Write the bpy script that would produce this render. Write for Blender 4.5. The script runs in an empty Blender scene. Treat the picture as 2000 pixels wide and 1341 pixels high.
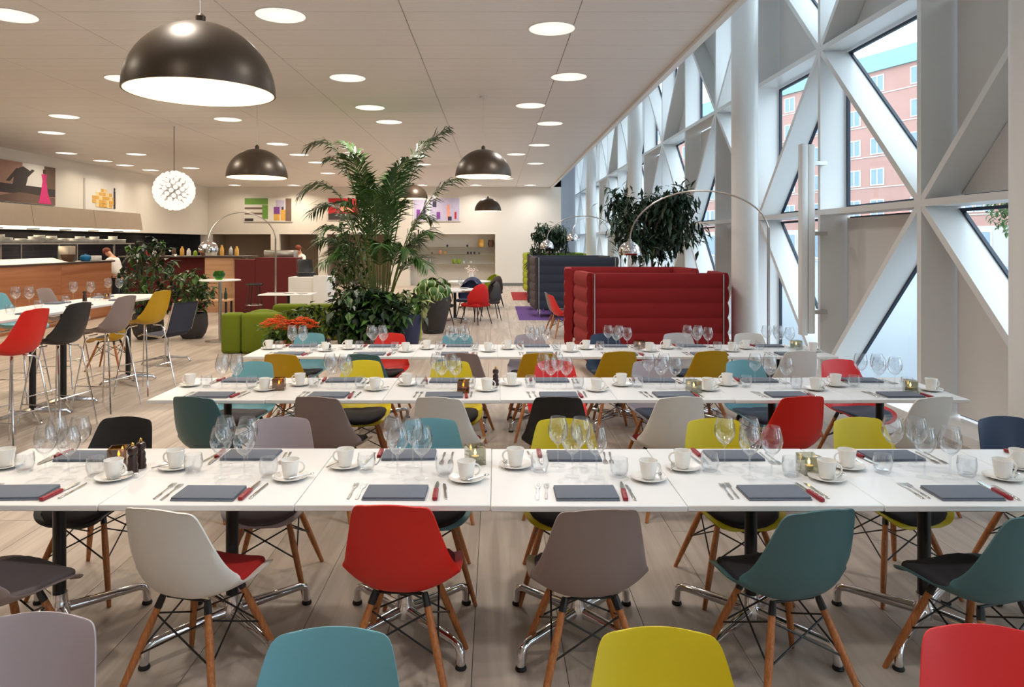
import bpy, bmesh, math, random
from mathutils import Vector, Matrix
random.seed(7)
SC = bpy.context.scene
COL = SC.collection
PI = math.pi

# ------------------------------------------------------------------ camera
F, VX, VY, H = 1390.0, 968.0, 474.0, 1.807
cam_d = bpy.data.cameras.new('camera')
cam = bpy.data.objects.new('camera', cam_d); COL.objects.link(cam)
cam.location = (0, 0, H); cam.rotation_euler = (PI / 2, 0, 0)
cam_d.sensor_fit = 'HORIZONTAL'; cam_d.sensor_width = 36.0; cam_d.lens = F / 2000 * 36
cam_d.shift_x = (1000 - VX) / 2000; cam_d.shift_y = -(670.5 - VY) / 2000
cam_d.clip_end = 500
SC.camera = cam

def PX(x, y, d):                       # pixel of the photograph + distance -> point
    return Vector(((x - VX) * d / F, d, H - (y - VY) * d / F))

# ------------------------------------------------------------------ world, exposure
w = bpy.data.worlds.new('overcast_sky'); SC.world = w; w.use_nodes = True
nt = w.node_tree; nt.nodes.clear()
wo = nt.nodes.new('ShaderNodeOutputWorld'); bg = nt.nodes.new('ShaderNodeBackground')
bg.inputs[0].default_value = (0.82, 0.91, 1.0, 1); bg.inputs[1].default_value = 4.0
nt.links.new(bg.outputs[0], wo.inputs[0])
vs = SC.view_settings
vs.view_transform = 'Standard'; vs.look = 'None'; vs.gamma = 1; vs.use_curve_mapping = False
vs.exposure = 0.0
SC.cycles.use_denoising = True
SC.cycles.use_adaptive_sampling = True; SC.cycles.adaptive_threshold = .03; SC.cycles.adaptive_min_samples = 16
SC.cycles.max_bounces = 6; SC.cycles.transparent_max_bounces = 24
SC.cycles.diffuse_bounces = 4; SC.cycles.glossy_bounces = 3
SC.cycles.caustics_reflective = False; SC.cycles.caustics_refractive = False
SC.cycles.sample_clamp_indirect = 4.0
LAMP = 1.0                              # scale of the room's lamps

# ------------------------------------------------------------------ materials
def lin(c):
    return tuple((v / 255 / 12.92) if v / 255 <= .04045 else ((v / 255 + .055) / 1.055) ** 2.4 for v in c) + (1,)

def _mat(name):
    m = bpy.data.materials.new(name); m.use_nodes = True
    return m, m.node_tree, m.node_tree.nodes['Principled BSDF']

def plain(name, c, rough=.5, metal=0, var=.06, scale=30, bump=0, bscale=200, spec=.5):
    m, t, b = _mat(name)
    b.inputs['Roughness'].default_value = rough; b.inputs['Metallic'].default_value = metal
    b.inputs['Specular IOR Level'].default_value = spec
    L = lin(c)
    n = t.nodes.new('ShaderNodeTexNoise'); n.inputs['Scale'].default_value = scale
    tc = t.nodes.new('ShaderNodeTexCoord'); t.links.new(tc.outputs['Object'], n.inputs['Vector'])
    r = t.nodes.new('ShaderNodeMix'); r.data_type = 'RGBA'
    r.inputs[6].default_value = tuple(v * (1 - var) for v in L[:3]) + (1,)
    r.inputs[7].default_value = tuple(min(1, v * (1 + var)) for v in L[:3]) + (1,)
    t.links.new(n.outputs['Fac'], r.inputs[0]); t.links.new(r.outputs[2], b.inputs['Base Color'])
    if bump:
        n2 = t.nodes.new('ShaderNodeTexNoise'); n2.inputs['Scale'].default_value = bscale
        t.links.new(tc.outputs['Object'], n2.inputs['Vector'])
        bp = t.nodes.new('ShaderNodeBump'); bp.inputs['Strength'].default_value = bump; bp.inputs['Distance'].default_value = .004
        t.links.new(n2.outputs['Fac'], bp.inputs['Height']); t.links.new(bp.outputs[0], b.inputs['Normal'])
    return m

def wood(name, c1, c2, axis='Y', scale=3.0, rough=.5, rnd=True, stretch=.06):
    m, t, b = _mat(name); b.inputs['Roughness'].default_value = rough
    tc = t.nodes.new('ShaderNodeTexCoord'); mp = t.nodes.new('ShaderNodeMapping')
    s = [scale] * 3; s['XYZ'.index(axis)] = scale * stretch
    mp.inputs['Scale'].default_value = s
    t.links.new(tc.outputs['Object'], mp.inputs['Vector'])
    oi = t.nodes.new('ShaderNodeObjectInfo')
    if rnd:
        cx = t.nodes.new('ShaderNodeCombineXYZ'); ml = t.nodes.new('ShaderNodeMath'); ml.operation = 'MULTIPLY'; ml.inputs[1].default_value = 40
        t.links.new(oi.outputs['Random'], ml.inputs[0])
        for i in range(3): t.links.new(ml.outputs[0], cx.inputs[i])
        t.links.new(cx.outputs[0], mp.inputs['Location'])
    n = t.nodes.new('ShaderNodeTexNoise'); n.inputs['Scale'].default_value = 4; n.inputs['Detail'].default_value = 6; n.inputs['Distortion'].default_value = 1.2
    t.links.new(mp.outputs[0], n.inputs['Vector'])
    r = t.nodes.new('ShaderNodeValToRGB'); r.color_ramp.elements[0].position = .35; r.color_ramp.elements[1].position = .65
    r.color_ramp.elements[0].color = lin(c1); r.color_ramp.elements[1].color = lin(c2)
    t.links.new(n.outputs['Fac'], r.inputs[0])
    hs = t.nodes.new('ShaderNodeHueSaturation')
    if rnd:
        mr = t.nodes.new('ShaderNodeMapRange'); mr.inputs['To Min'].default_value = .93; mr.inputs['To Max'].default_value = 1.06
        t.links.new(oi.outputs['Random'], mr.inputs[0]); t.links.new(mr.outputs[0], hs.inputs['Value'])
    t.links.new(r.outputs[0], hs.inputs['Color']); t.links.new(hs.outputs[0], b.inputs['Base Color'])
    return m

def emit(name, c, s):
    m = bpy.data.materials.new(name); m.use_nodes = True; t = m.node_tree; t.nodes.clear()
    o = t.nodes.new('ShaderNodeOutputMaterial'); e = t.nodes.new('ShaderNodeEmission')
    e.inputs[0].default_value = lin(c); e.inputs[1].default_value = s; t.links.new(e.outputs[0], o.inputs[0])
    return m

def thin_glass(name, tint=(255, 255, 255), base=.03, edge=.55, rough=.02, power=3.0):
    m = bpy.data.materials.new(name); m.use_nodes = True; t = m.node_tree; t.nodes.clear()
    o = t.nodes.new('ShaderNodeOutputMaterial'); mx = t.nodes.new('ShaderNodeMixShader')
    tr = t.nodes.new('ShaderNodeBsdfTransparent'); tr.inputs[0].default_value = lin(tint)
    gl = t.nodes.new('ShaderNodeBsdfGlossy'); gl.inputs['Roughness'].default_value = rough
    lw = t.nodes.new('ShaderNodeLayerWeight'); lw.inputs[0].default_value = .5
    pw = t.nodes.new('ShaderNodeMath'); pw.operation = 'POWER'; pw.inputs[1].default_value = power
    ma = t.nodes.new('ShaderNodeMath'); ma.operation = 'MULTIPLY_ADD'; ma.inputs[1].default_value = edge; ma.inputs[2].default_value = base
    t.links.new(lw.outputs['Facing'], pw.inputs[0]); t.links.new(pw.outputs[0], ma.inputs[0]); t.links.new(ma.outputs[0], mx.inputs[0])
    t.links.new(tr.outputs[0], mx.inputs[1]); t.links.new(gl.outputs[0], mx.inputs[2]); t.links.new(mx.outputs[0], o.inputs[0])
    return m

M = {}
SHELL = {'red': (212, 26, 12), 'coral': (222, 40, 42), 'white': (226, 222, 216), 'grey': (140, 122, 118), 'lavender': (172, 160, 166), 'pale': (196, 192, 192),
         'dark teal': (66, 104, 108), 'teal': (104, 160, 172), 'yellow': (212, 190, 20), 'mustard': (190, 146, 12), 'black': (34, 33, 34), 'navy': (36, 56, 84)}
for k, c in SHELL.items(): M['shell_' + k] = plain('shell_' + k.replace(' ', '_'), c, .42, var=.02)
for k, c in {'dark': (44, 40, 44), 'red': (168, 24, 22), 'greyfelt': (86, 78, 80), 'bluegrey': (78, 86, 100), 'maroon': (120, 20, 40)}.items():
    M['pad_' + k] = plain('pad_' + k, c, .95, var=.15, scale=250, bump=.3, bscale=600)
M['leg_wood'] = wood('leg_wood', (150, 88, 44), (184, 118, 66), 'Z', 30)
M['black_metal'] = plain('black_metal', (22, 22, 24), .4)
M['chrome'] = plain('chrome', (225, 225, 228), .08, 1, var=.02)
M['steel'] = plain('steel', (190, 188, 184), .3, 1, var=.06, scale=8)
M['brushed'] = plain('brushed', (196, 184, 168), .38, .9, var=.06, scale=6)
M['rubber'] = plain('rubber', (20, 20, 20), .7)
M['white_top'] = plain('white_top', (232, 231, 230), .32, var=.01)
M['white_paint'] = plain('white_paint', (232, 230, 226), .55, var=.015, scale=3)
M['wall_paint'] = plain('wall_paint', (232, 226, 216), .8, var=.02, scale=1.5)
M['facade_white'] = plain('facade_white', (236, 236, 234), .32, var=.012, scale=2)
M['facade_panel'] = plain('facade_panel', (222, 218, 214), .55, var=.02, scale=2)
M['gasket'] = plain('gasket', (26, 42, 62), .5)
M['porcelain'] = plain('porcelain', (238, 235, 230), .18, var=.008)
M['napkin'] = plain('napkin', (106, 112, 124), .95, var=.12, scale=180, bump=.25, bscale=900)
M['knife_red'] = plain('knife_red', (140, 22, 36), .4, var=.25, scale=60)
M['silver'] = plain('silver', (220, 218, 212), .14, 1, var=.03)
M['glass'] = thin_glass('drinking_glass', (253, 254, 255), .085, 1.0, .03, 3.4)
M['glass_foot'] = thin_glass('glass_foot', (254, 255, 255), .05, .35, .04, 6)
M['window_glass'] = thin_glass('window_glass', (244, 250, 252), .02, .25, .01, 4)
M['green_glass'] = thin_glass('green_glass', (150, 215, 30), .05, .5, .05)
M['holder_glass'] = thin_glass('holder_glass', (226, 226, 214), .12, .6, .05, 2)
M['amber_glass'] = thin_glass('amber_glass', (200, 165, 85), .15, .5, .08, 2)
M['wax'] = plain('wax', (236, 222, 180), .6)
M['flame'] = emit('flame', (255, 205, 120), 14)
M['mill_wood'] = plain('mill_wood', (46, 24, 20), .3, var=.2)
M['brass'] = plain('brass', (200, 160, 80), .25, 1)
M['shade_out'] = plain('shade_out', (76, 64, 52), .38, .35, var=.02)
M['shade_in'] = plain('shade_in', (240, 228, 205), .8, bump=.9, bscale=28, var=.03)
M['bulb'] = emit('bulb', (255, 225, 185), 22)
M['down_disc'] = emit('down_disc', (255, 246, 230), 4.0)
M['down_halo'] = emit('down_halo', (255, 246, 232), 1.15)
M['globe'] = emit('globe', (255, 240, 226), 1.25)
M['globe_bulb'] = plain('globe_bulb', (245, 238, 228), .1)
M['plank'] = wood('plank', (164, 149, 136), (190, 176, 163), 'Y', 2.2, .5)
M['plank_gap'] = plain('plank_gap', (92, 80, 70), .9)
M['counter_wood'] = wood('counter_wood', (158, 98, 64), (182, 124, 86), 'Y', 1.5, .45)
M['pale_wood'] = wood('pale_wood', (186, 140, 104), (208, 166, 130), 'X', 2, .5)
M['dark_top'] = plain('dark_top', (64, 54, 48), .35)
M['dark_red'] = plain('dark_red', (92, 10, 12), .7, var=.1)
M['sofa_red'] = plain('sofa_red', (134, 8, 12), .85, var=.08, scale=60, bump=.2, bscale=500)
M['sofa_navy'] = plain('sofa_navy', (52, 56, 70), .9, var=.1, scale=60, bump=.2, bscale=500)
M['sofa_brown'] = plain('sofa_brown', (84, 76, 76), .9, var=.1, scale=60)
M['sofa_green'] = plain('sofa_green', (70, 96, 24), .9, var=.1, scale=60)
M['sofa_lime'] = plain('sofa_lime', (160, 172, 30), .9, var=.1, scale=60)
M['felt_green'] = plain('felt_green', (98, 114, 12), .95, var=.08, scale=80, bump=.2, bscale=500)
M['rug_purple'] = plain('rug_purple', (96, 62, 128), .98, var=.12, scale=120)
M['rug_red'] = plain('rug_red', (150, 24, 30), .98, var=.12, scale=120)
M['pot_grey'] = plain('pot_grey', (58, 54, 54), .8, var=.1, scale=14, bump=.2, bscale=60)
M['pot_blue'] = plain('pot_blue', (44, 52, 84), .55)
M['pot_brown'] = plain('pot_brown', (64, 50, 44), .8)
M['terracotta'] = plain('terracotta', (186, 110, 70), .85, var=.15)
M['soil'] = plain('soil', (46, 34, 26), .95, var=.3, scale=60)
M['palm_leaf'] = plain('palm_leaf', (54, 86, 38), .4, var=.4, scale=5)
M['palm_stem'] = plain('palm_stem', (92, 104, 52), .5, var=.3)
M['ficus_leaf'] = plain('ficus_leaf', (34, 62, 44), .35, var=.45, scale=6)
M['leaf_dark'] = plain('leaf_dark', (32, 56, 30), .35, var=.45, scale=9)
M['leaf_mid'] = plain('leaf_mid', (62, 98, 36), .4, var=.4, scale=9)
M['leaf_cream'] = plain('leaf_cream', (176, 190, 130), .4, var=.1)
M['leaf_lime'] = plain('leaf_lime', (150, 176, 50), .4, var=.15)
M['trunk'] = plain('trunk', (96, 76, 60), .9, var=.3, scale=30)
M['flower_orange'] = plain('flower_orange', (240, 92, 26), .7, var=.25, scale=20)
M['flower_white'] = plain('flower_white', (240, 225, 215), .7, var=.15)
M['tile_dark'] = plain('tile_dark', (36, 38, 48), .12, var=.3, scale=4)
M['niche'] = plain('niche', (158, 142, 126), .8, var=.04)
M['skin'] = plain('skin', (206, 150, 120), .5)
M['hair_red'] = plain('hair_red', (120, 50, 28), .7, var=.3)
M['cloth_white'] = plain('cloth_white', (236, 232, 226), .9, bump=.2, bscale=60)
M['cloth_dark'] = plain('cloth_dark', (40, 42, 52), .9)
M['brick'] = plain('brick_render', (180, 136, 124), .9, var=.08, scale=.6)
M['roof_green'] = plain('roof_green', (120, 150, 150), .6, var=.08, scale=1)
M['street'] = plain('street', (150, 155, 160), .9, var=.05, scale=.3)
M['stone'] = plain('stone', (196, 186, 176), .9, var=.06, scale=.5)
M['ext_glass'] = plain('ext_glass', (130, 150, 165), .1, var=.2, scale=.4)
M['ext_white'] = plain('ext_white', (225, 228, 228), .6)
M['canvas'] = plain('canvas', (232, 228, 222), .8, var=.02)
for k, c in {'pink': (226, 58, 130), 'dusk': (66, 58, 58), 'shadow': (120, 96, 84), 'sand': (180, 140, 124), 'ochre': (222, 170, 80), 'ochre_pale': (240, 212, 150), 'lilac': (196, 188, 214), 'violet': (130, 70, 150),
             'print_green': (112, 160, 72), 'print_red': (196, 40, 44), 'print_peach': (240, 160, 130), 'ink': (60, 54, 76), 'blue_pot': (20, 110, 160), 'basket': (96, 66, 48)}.items():
    M[k] = plain(k, c, .7, var=.12, scale=14)

def ceil_mat():
    m, t, b = _mat('ceiling_panel'); b.inputs['Base Color'].default_value = lin((240, 236, 233)); b.inputs['Roughness'].default_value = .42
    tc = t.nodes.new('ShaderNodeTexCoord'); wv = t.nodes.new('ShaderNodeTexWave'); wv.wave_type = 'BANDS'; wv.bands_direction = 'Y'; wv.inputs['Scale'].default_value = 5.2
    t.links.new(tc.outputs['Object'], wv.inputs['Vector'])
    bp = t.nodes.new('ShaderNodeBump'); bp.inputs['Strength'].default_value = .5; bp.inputs['Distance'].default_value = .01
    t.links.new(wv.outputs['Fac'], bp.inputs['Height']); t.links.new(bp.outputs[0], b.inputs['Normal'])
    return m
M['ceiling_panel'] = ceil_mat()

# ------------------------------------------------------------------ mesh builder
class MB:
    def __init__(s): s.v = []; s.f = []; s.mi = []
    def _add(s, vs, fs, mi=0):
        o = len(s.v); s.v += [tuple(v) for v in vs]; s.f += [tuple(i + o for i in f) for f in fs]; s.mi += [mi] * len(fs); return s
    def box(s, x0, x1, y0, y1, z0, z1, mi=0, mat=None):
        vs = [Vector(p) for p in ((x0, y0, z0), (x1, y0, z0), (x1, y1, z0), (x0, y1, z0), (x0, y0, z1), (x1, y0, z1), (x1, y1, z1), (x0, y1, z1))]
        if mat: vs = [mat @ v for v in vs]
        return s._add(vs, [(0, 3, 2, 1), (4, 5, 6, 7), (0, 1, 5, 4), (1, 2, 6, 5), (2, 3, 7, 6), (3, 0, 4, 7)], mi)
    def bbox(s, x0, x1, y0, y1, z0, z1, r=.01, seg=2, mi=0, mat=None):      # bevelled box
        bm = bmesh.new(); bmesh.ops.create_cube(bm, size=1)
        for v in bm.verts: v.co = Vector(((x0 + x1) / 2 + v.co.x * (x1 - x0), (y0 + y1) / 2 + v.co.y * (y1 - y0), (z0 + z1) / 2 + v.co.z * (z1 - z0)))
        bmesh.ops.bevel(bm, geom=bm.edges[:], offset=min(r, .49 * min(x1 - x0, y1 - y0, z1 - z0)), segments=seg, profile=.5, affect='EDGES')
        bm.verts.index_update()
        vs = [(mat @ v.co) if mat else v.co.copy() for v in bm.verts]; fs = [[v.index for v in f.verts] for f in bm.faces]; bm.free()
        return s._add(vs, fs, mi)
    def lathe(s, prof, n=20, c=(0, 0, 0), mi=0, cap=True, mat=None):
        vs = []; fs = []
        for r, z in prof:
            for k in range(n):
                a = 2 * PI * k / n; p = Vector((c[0] + r * math.cos(a), c[1] + r * math.sin(a), c[2] + z)); vs.append(mat @ p if mat else p)
        for i in range(len(prof) - 1):
            for k in range(n): fs.append((i * n + k, i * n + (k + 1) % n, (i + 1) * n + (k + 1) % n, (i + 1) * n + k))
        if cap:
            if prof[0][0] > 1e-4: fs.append(tuple(range(n - 1, -1, -1)))
            if prof[-1][0] > 1e-4: fs.append(tuple((len(prof) - 1) * n + k for k in range(n)))
        return s._add(vs, fs, mi)
    def tube(s, pts, r, n=8, mi=0, closed=False):
        pts = [Vector(p) for p in pts]; R = r if isinstance(r, (list, tuple)) else [r] * len(pts)
        vs = []; fs = []; up = None; N = len(pts)
        for i, p in enumerate(pts):
            t = (pts[(i + 1) % N] - pts[i - 1]) if closed else (pts[min(i + 1, N - 1)] - pts[max(i - 1, 0)])
            if t.length < 1e-9: t = Vector((0, 0, 1))
            t.normalize()
            if up is None: up = Vector((0, 0, 1)) if abs(t.z) < .9 else Vector((1, 0, 0))
            a = t.cross(up)
            if a.length < 1e-6: a = t.cross(Vector((0, 1, 0)))
            a.normalize(); b = a.cross(t); up = b
            for k in range(n):
                q = 2 * PI * k / n; vs.append(p + (a * math.cos(q) + b * math.sin(q)) * R[i])
        for i in range(N if closed else N - 1):
            j = (i + 1) % N
            for k in range(n): fs.append((i * n + k, i * n + (k + 1) % n, j * n + (k + 1) % n, j * n + k))
        if not closed: fs.append(tuple(range(n - 1, -1, -1))); fs.append(tuple((N - 1) * n + k for k in range(n)))
        return s._add(vs, fs, mi)
    def grid(s, P, mi=0):                                        # P[i][j] points
        n, m = len(P), len(P[0]); vs = [p for row in P for p in row]
        return s._add(vs, [(i * m + j, i * m + j + 1, (i + 1) * m + j + 1, (i + 1) * m + j) for i in range(n - 1) for j in range(m - 1)], mi)
    def prism(s, poly, axis, a0, a1, mi=0):                      # polygon of (u,v) extruded along an axis
        def mk(u, v, a): return {'X': (a, u, v), 'Y': (u, a, v), 'Z': (u, v, a)}[axis]
        n = len(poly); vs = [mk(u, v, a0) for u, v in poly] + [mk(u, v, a1) for u, v in poly]
        return s._add(vs, [tuple(range(n)), tuple(range(2 * n - 1, n - 1, -1))] + [(i, i + n, (i + 1) % n + n, (i + 1) % n) for i in range(n)], mi)
    def sphere(s, c, r, n=12, m=8, mi=0, sc=(1, 1, 1)):
        prof = [(max(1e-5, r * math.sin(PI * i / m)), -r * math.cos(PI * i / m)) for i in range(m + 1)]
        o = len(s.v); s.lathe(prof, n, (0, 0, 0), mi, False)
        for i in range(o, len(s.v)): v = s.v[i]; s.v[i] = (c[0] + v[0] * sc[0], c[1] + v[1] * sc[1], c[2] + v[2] * sc[2])
        return s
    def mesh(s, name, mats, smooth=True, angle=40):
        me = bpy.data.meshes.new(name); me.from_pydata(s.v, [], s.f)
        for m in (mats if isinstance(mats, (list, tuple)) else [mats]): me.materials.append(m)
        if any(s.mi): me.polygons.foreach_set('material_index', s.mi)
        bm = bmesh.new(); bm.from_mesh(me); bmesh.ops.recalc_face_normals(bm, faces=bm.faces[:])
        if smooth:
            ca = math.radians(angle)
            for f in bm.faces: f.smooth = True
            for e in bm.edges:
                if len(e.link_faces) == 2 and e.calc_face_angle(0) > ca: e.smooth = False
        bm.to_mesh(me); bm.free(); me.update()
        return me
    def build(s, name, mats, parent=None, smooth=True, **k):
        return ob(name, s.mesh(name, mats, smooth), parent, **k)

def ob(name, data, parent=None, loc=None, rot=None, mat=None, label=None, cat=None, group=None, kind=None):
    o = bpy.data.objects.new(name, data); COL.objects.link(o)
    if parent is not None: o.parent = parent
    if loc is not None: o.location = loc
    if rot is not None: o.rotation_euler = rot if not isinstance(rot, (int, float)) else (0, 0, rot)
    if mat is not None:
        o.material_slots[0].link = 'OBJECT'; o.material_slots[0].material = mat
    for k, v in (('label', label), ('category', cat), ('group', group), ('kind', kind)):
        if v: o[k] = v
    return o

def thing(name, label, cat, loc=(0, 0, 0), rot=0, group=None):
    return ob(name, None, None, loc, rot, label=label, cat=cat, group=group)

def clone(root, loc, rot=None, label=None, group=None, scale=None):
    r = root.copy(); COL.objects.link(r); r.location = loc
    if rot is not None: r.rotation_euler = (0, 0, rot)
    if label: r['label'] = label
    if group: r['group'] = group
    if scale: r.scale = scale
    for ch in list(root.children):
        c = ch.copy(); COL.objects.link(c); c.parent = r
        for g in ch.children:
            d = g.copy(); COL.objects.link(d); d.parent = c
    return r

ORD = ['first', 'second', 'third', 'fourth', 'fifth', 'sixth', 'seventh', 'eighth', 'ninth', 'tenth']
# ================================================================== room shell
XL, XE, XF, XG, CZ, YB, YF0, YEND = -12.1, 2.33, 4.2, 4.53, 4.15, 29.9, -3.0, 38.0
TOPZ = 6.6
# floor
fl = MB().box(XL - .3, XG + .05, YF0, YEND, -.2, -.02).build('floor', M['plank_gap'], kind='structure', label='wide whitewashed wooden plank floor')
pw = .40; YP = 15.0
x = XL; i = 0; pm = {}
xs = []
while x < XG: xs.append(x); x += pw
for i, x in enumerate(xs):
    x1 = min(x + pw, XG + .05)
    y = 1.2 if x > -5 else 4.0
    y -= random.uniform(0, 1.0)
    while y < YP:
        L = random.choice((3.6, 4.2, 4.8, 5.4)); y1 = min(y + L, YP)
        if abs(x) * F / max(y1, .1) < 1150 + (0 if x < 0 else 0):
            key = (round(x1 - x, 3), round(y1 - y, 3))
            if key not in pm: pm[key] = MB().box(.0015, key[0] - .0015, .0015, key[1] - .0015, -.02, 0).mesh('plank', M['plank'], False)
            ob('plank', pm[key], fl, (x, y, 0))
        else:
            MB().box(x + .0015, x1 - .0015, y + .0015, y1 - .0015, -.02, 0).build('plank', M['plank'], fl, False)
        y = y1
fb = MB()
for x in xs:
    x1 = min(x + pw, XG + .05); fb.box(x + .002, x1 - .002, YP + .002, YEND, -.02, 0)
    fb.box(x + .002, x1 - .002, YF0, .1 if x > -5 else 2.9, -.02, 0)
fb.build('distant_planks', M['plank'], fl, False, kind='stuff')
# ceiling
ce = MB().box(XL - .3, XE, YF0, YB, CZ + .02, CZ + .3).build('ceiling', M['plank_gap'], kind='structure', label='white ribbed metal panel ceiling with recessed lights')
xe = [XE - .03, .84, -.94, -2.72, -4.5, -6.28, -8.06, -9.84, -11.62, XL]
pan = {}
for a, b in zip(xe[1:], xe[:-1]):
    for k in range(30):
        y = 6.0 + k * .61
        key = round(b - a, 3)
        if key not in pan: pan[key] = MB().box(.004, key - .004, .005, .605, 0, .02).mesh('ceiling_panel', M['ceiling_panel'], False)
        ob('ceiling_panel', pan[key], ce, (a, y, CZ))
cb = MB()
for a, b in zip(xe[1:], xe[:-1]):
    cb.box(a + .004, b - .004, YF0, 6.0, CZ, CZ + .02); cb.box(a + .004, b - .004, 6.0 + 30 * .61, YB, CZ, CZ + .02)
cb.build('distant_panels', M['ceiling_panel'], ce, False, kind='stuff')
MB().box(XE - .03, XE + .05, YF0, YB, CZ - .05, CZ + .3).build('trim_1', M['facade_white'], None, False, kind='structure', label='white edge trim along the ceiling')
MB().box(XE, XE + .05, YF0, YEND, CZ + .3, TOPZ).build('wall_upstand', M['facade_white'], None, False, kind='structure')
MB().box(XE, XG + .4, YF0, YEND, TOPZ, TOPZ + .2).build('ceiling_slot', M['facade_white'], None, False, kind='structure')
# walls
MB().box(XL - .3, XL, YF0, YB, 2.15, CZ + .3).box(XL - .3, XL, YF0, 9, 0, 2.15).build('wall_left', M['wall_paint'], None, False, kind='structure', label='warm white left wall above the open kitchen')
bw = MB(); NT = 2.17
opens = [(-11.95, -9.45, 1.6), (-9.1, -7.45, 1.6), (-7.1, -4.4, 1.6), (-3.61, -.02, .55)]
bw.box(XL - .3, 2.75, YB, YB + .2, NT, CZ + .3)
ex = [XL - .3] + [v for o in opens for v in o[:2]] + [2.75]
for a, b in zip(ex[0::2], ex[1::2]): bw.box(a, b, YB, YB + .2, 0, NT)
bw.box(XE, 2.75, YB, YB + .2, CZ, TOPZ)
bw.build('wall_back', M['wall_paint'], None, False, kind='structure', label='off-white back wall with niches')
for k, (a, b, dp) in enumerate(opens):
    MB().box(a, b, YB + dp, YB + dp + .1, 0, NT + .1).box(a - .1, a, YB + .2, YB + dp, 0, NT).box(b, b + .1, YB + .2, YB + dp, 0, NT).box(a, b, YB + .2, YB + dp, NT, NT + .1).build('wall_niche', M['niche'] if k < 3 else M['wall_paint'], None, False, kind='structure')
MB().box(2.7, 2.75, YB + .2, YEND, 0, TOPZ).box(2.75, XG + .4, YEND, YEND + .2, 0, TOPZ).build('wall_corridor', plain('corridor_grey', (170, 172, 178), .7), None, False, kind='structure')
MB().box(XL - .3, XG + .4, YF0 - .2, YF0, 0, TOPZ).build('wall_behind', M['wall_paint'], None, False, kind='structure')
MB().box(-.02, 2.7, YB - .02, YB, 0, .12).build('baseboard_back', plain('base_grey', (120, 118, 118), .6), None, False, kind='structure')

# ------------------------------------------------------------------ glazed diagrid facade on the right
LV = [0.0, 2.2, 4.31, 6.42]; FD0, FDP = 9.24, 2.18
ks = list(range(-6, 14)); T = .035; FR = XG - XF
wr = MB().box(XF - .02, XG + .06, YF0, YEND, -.02, .09).build('wall_right', M['facade_white'], None, False, kind='structure', label='white diagonal lattice facade with deep fins, glass and panels')
fin = MB().box(XF, XG + .04, -T, T, .09, TOPZ).mesh('fin', M['facade_white'], False)
for k in ks: ob('fin', fin, wr, (0, FD0 + k * FDP, 0))
for z in LV[1:]:
    for k in ks[:-1]:
        y0, y1 = FD0 + k * FDP + T, FD0 + (k + 1) * FDP - T
        MB().box(XF, XG + .04, y0, y1, z - T, z + T).build('rail', M['facade_white'], wr, False)
opaque = {}
def setp(k, l, side): opaque[(k, l, side)] = 1
# bay k lies between fin k (near) and fin k+1 (far); 'A' is the triangle above the diagonal, 'B' the one below
for k, l, s in [(-1, 0, 'A'), (-2, 0, 'B'), (-2, 1, 'A'), (-2, 1, 'B'), (-1, 2, 'B'), (-2, 2, 'B'), (-2, 2, 'A'), (0, 2, 'B'),
                (-3, 0, 'B'), (-4, 0, 'A'), (-4, 1, 'B'), (1, 0, 'A'), (1, 1, 'B'), (2, 2, 'A'), (2, 1, 'A'), (3, 0, 'B'), (3, 2, 'B'), (4, 1, 'A'), (5, 2, 'A'), (5, 0, 'B'), (6, 1, 'B'), (7, 2, 'B'), (7, 0, 'A'), (8, 1, 'A'), (9, 2, 'A'), (10, 1, 'B')]: setp(k, l, s)
def inset(tri, d):
    c = [sum(p[i] for p in tri) / 3 for i in (0, 1)]
    a, b, e = [math.dist(tri[(i + 1) % 3], tri[(i + 2) % 3]) for i in range(3)]
    per = a + b + e; ic = [(a * tri[0][i] + b * tri[1][i] + e * tri[2][i]) / per for i in (0, 1)]
    area = abs((tri[1][0] - tri[0][0]) * (tri[2][1] - tri[0][1]) - (tri[2][0] - tri[0][0]) * (tri[1][1] - tri[0][1])) / 2
    f = 1 - d / (2 * area / per)
    return [(ic[0] + (p[0] - ic[0]) * f, ic[1] + (p[1] - ic[1]) * f) for p in tri]
for k in ks[:-1]:
    for l in range(3):
        y0, y1 = FD0 + k * FDP + T, FD0 + (k + 1) * FDP - T
        z0, z1 = max(LV[l] + T, .09), LV[l + 1] - T
        lowy_even = (l % 2 == 0)                       # level 0 and 2: low end at even fins
        low_at_near = ((k % 2 == 0) == lowy_even)
        a, b = ((y0, z0), (y1, z1)) if low_at_near else ((y1, z0), (y0, z1))
        dy, dz = b[0] - a[0], b[1] - a[1]; L = math.hypot(dy, dz); ny, nz = -dz / L * T, dy / L * T
        dg = [(a[0] + ny, a[1] + nz), (b[0] + ny, b[1] + nz), (b[0] - ny, b[1] - nz), (a[0] - ny, a[1] - nz)]
        MB().prism(dg, 'X', XF + .004, XG + .036).build('diagonal_brace', M['facade_white'], wr, False)
        other_t = (a[0], z1); other_b = (b[0], z0)
        for side, tri in (('A', [a, b, other_t]), ('B', [a, b, other_b])):
            op = (k, l, side) in opaque
            t = inset(tri, .035 if not op else .042)
            if op:
                MB().prism(t, 'X', XG, XG + .03).build('infill_panel', M['facade_panel'], wr, False)
                MB().prism(inset(tri, .02), 'X', XG + .042, XG + .06).build('panel_backing', M['gasket'], wr, False)
            else:
                p = MB().prism(t, 'X', XG + .012, XG + .018).build('pane', M['window_glass'], wr, False)
                to, ti = inset(tri, .02), inset(tri, .052); g = MB()
                for q in range(3):
                    r_ = (q + 1) % 3
                    g.prism([to[q], to[r_], ti[r_], ti[q]], 'X', XG - .004, XG + .034)
                g.build('gasket', M['gasket'], p, False)
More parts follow.
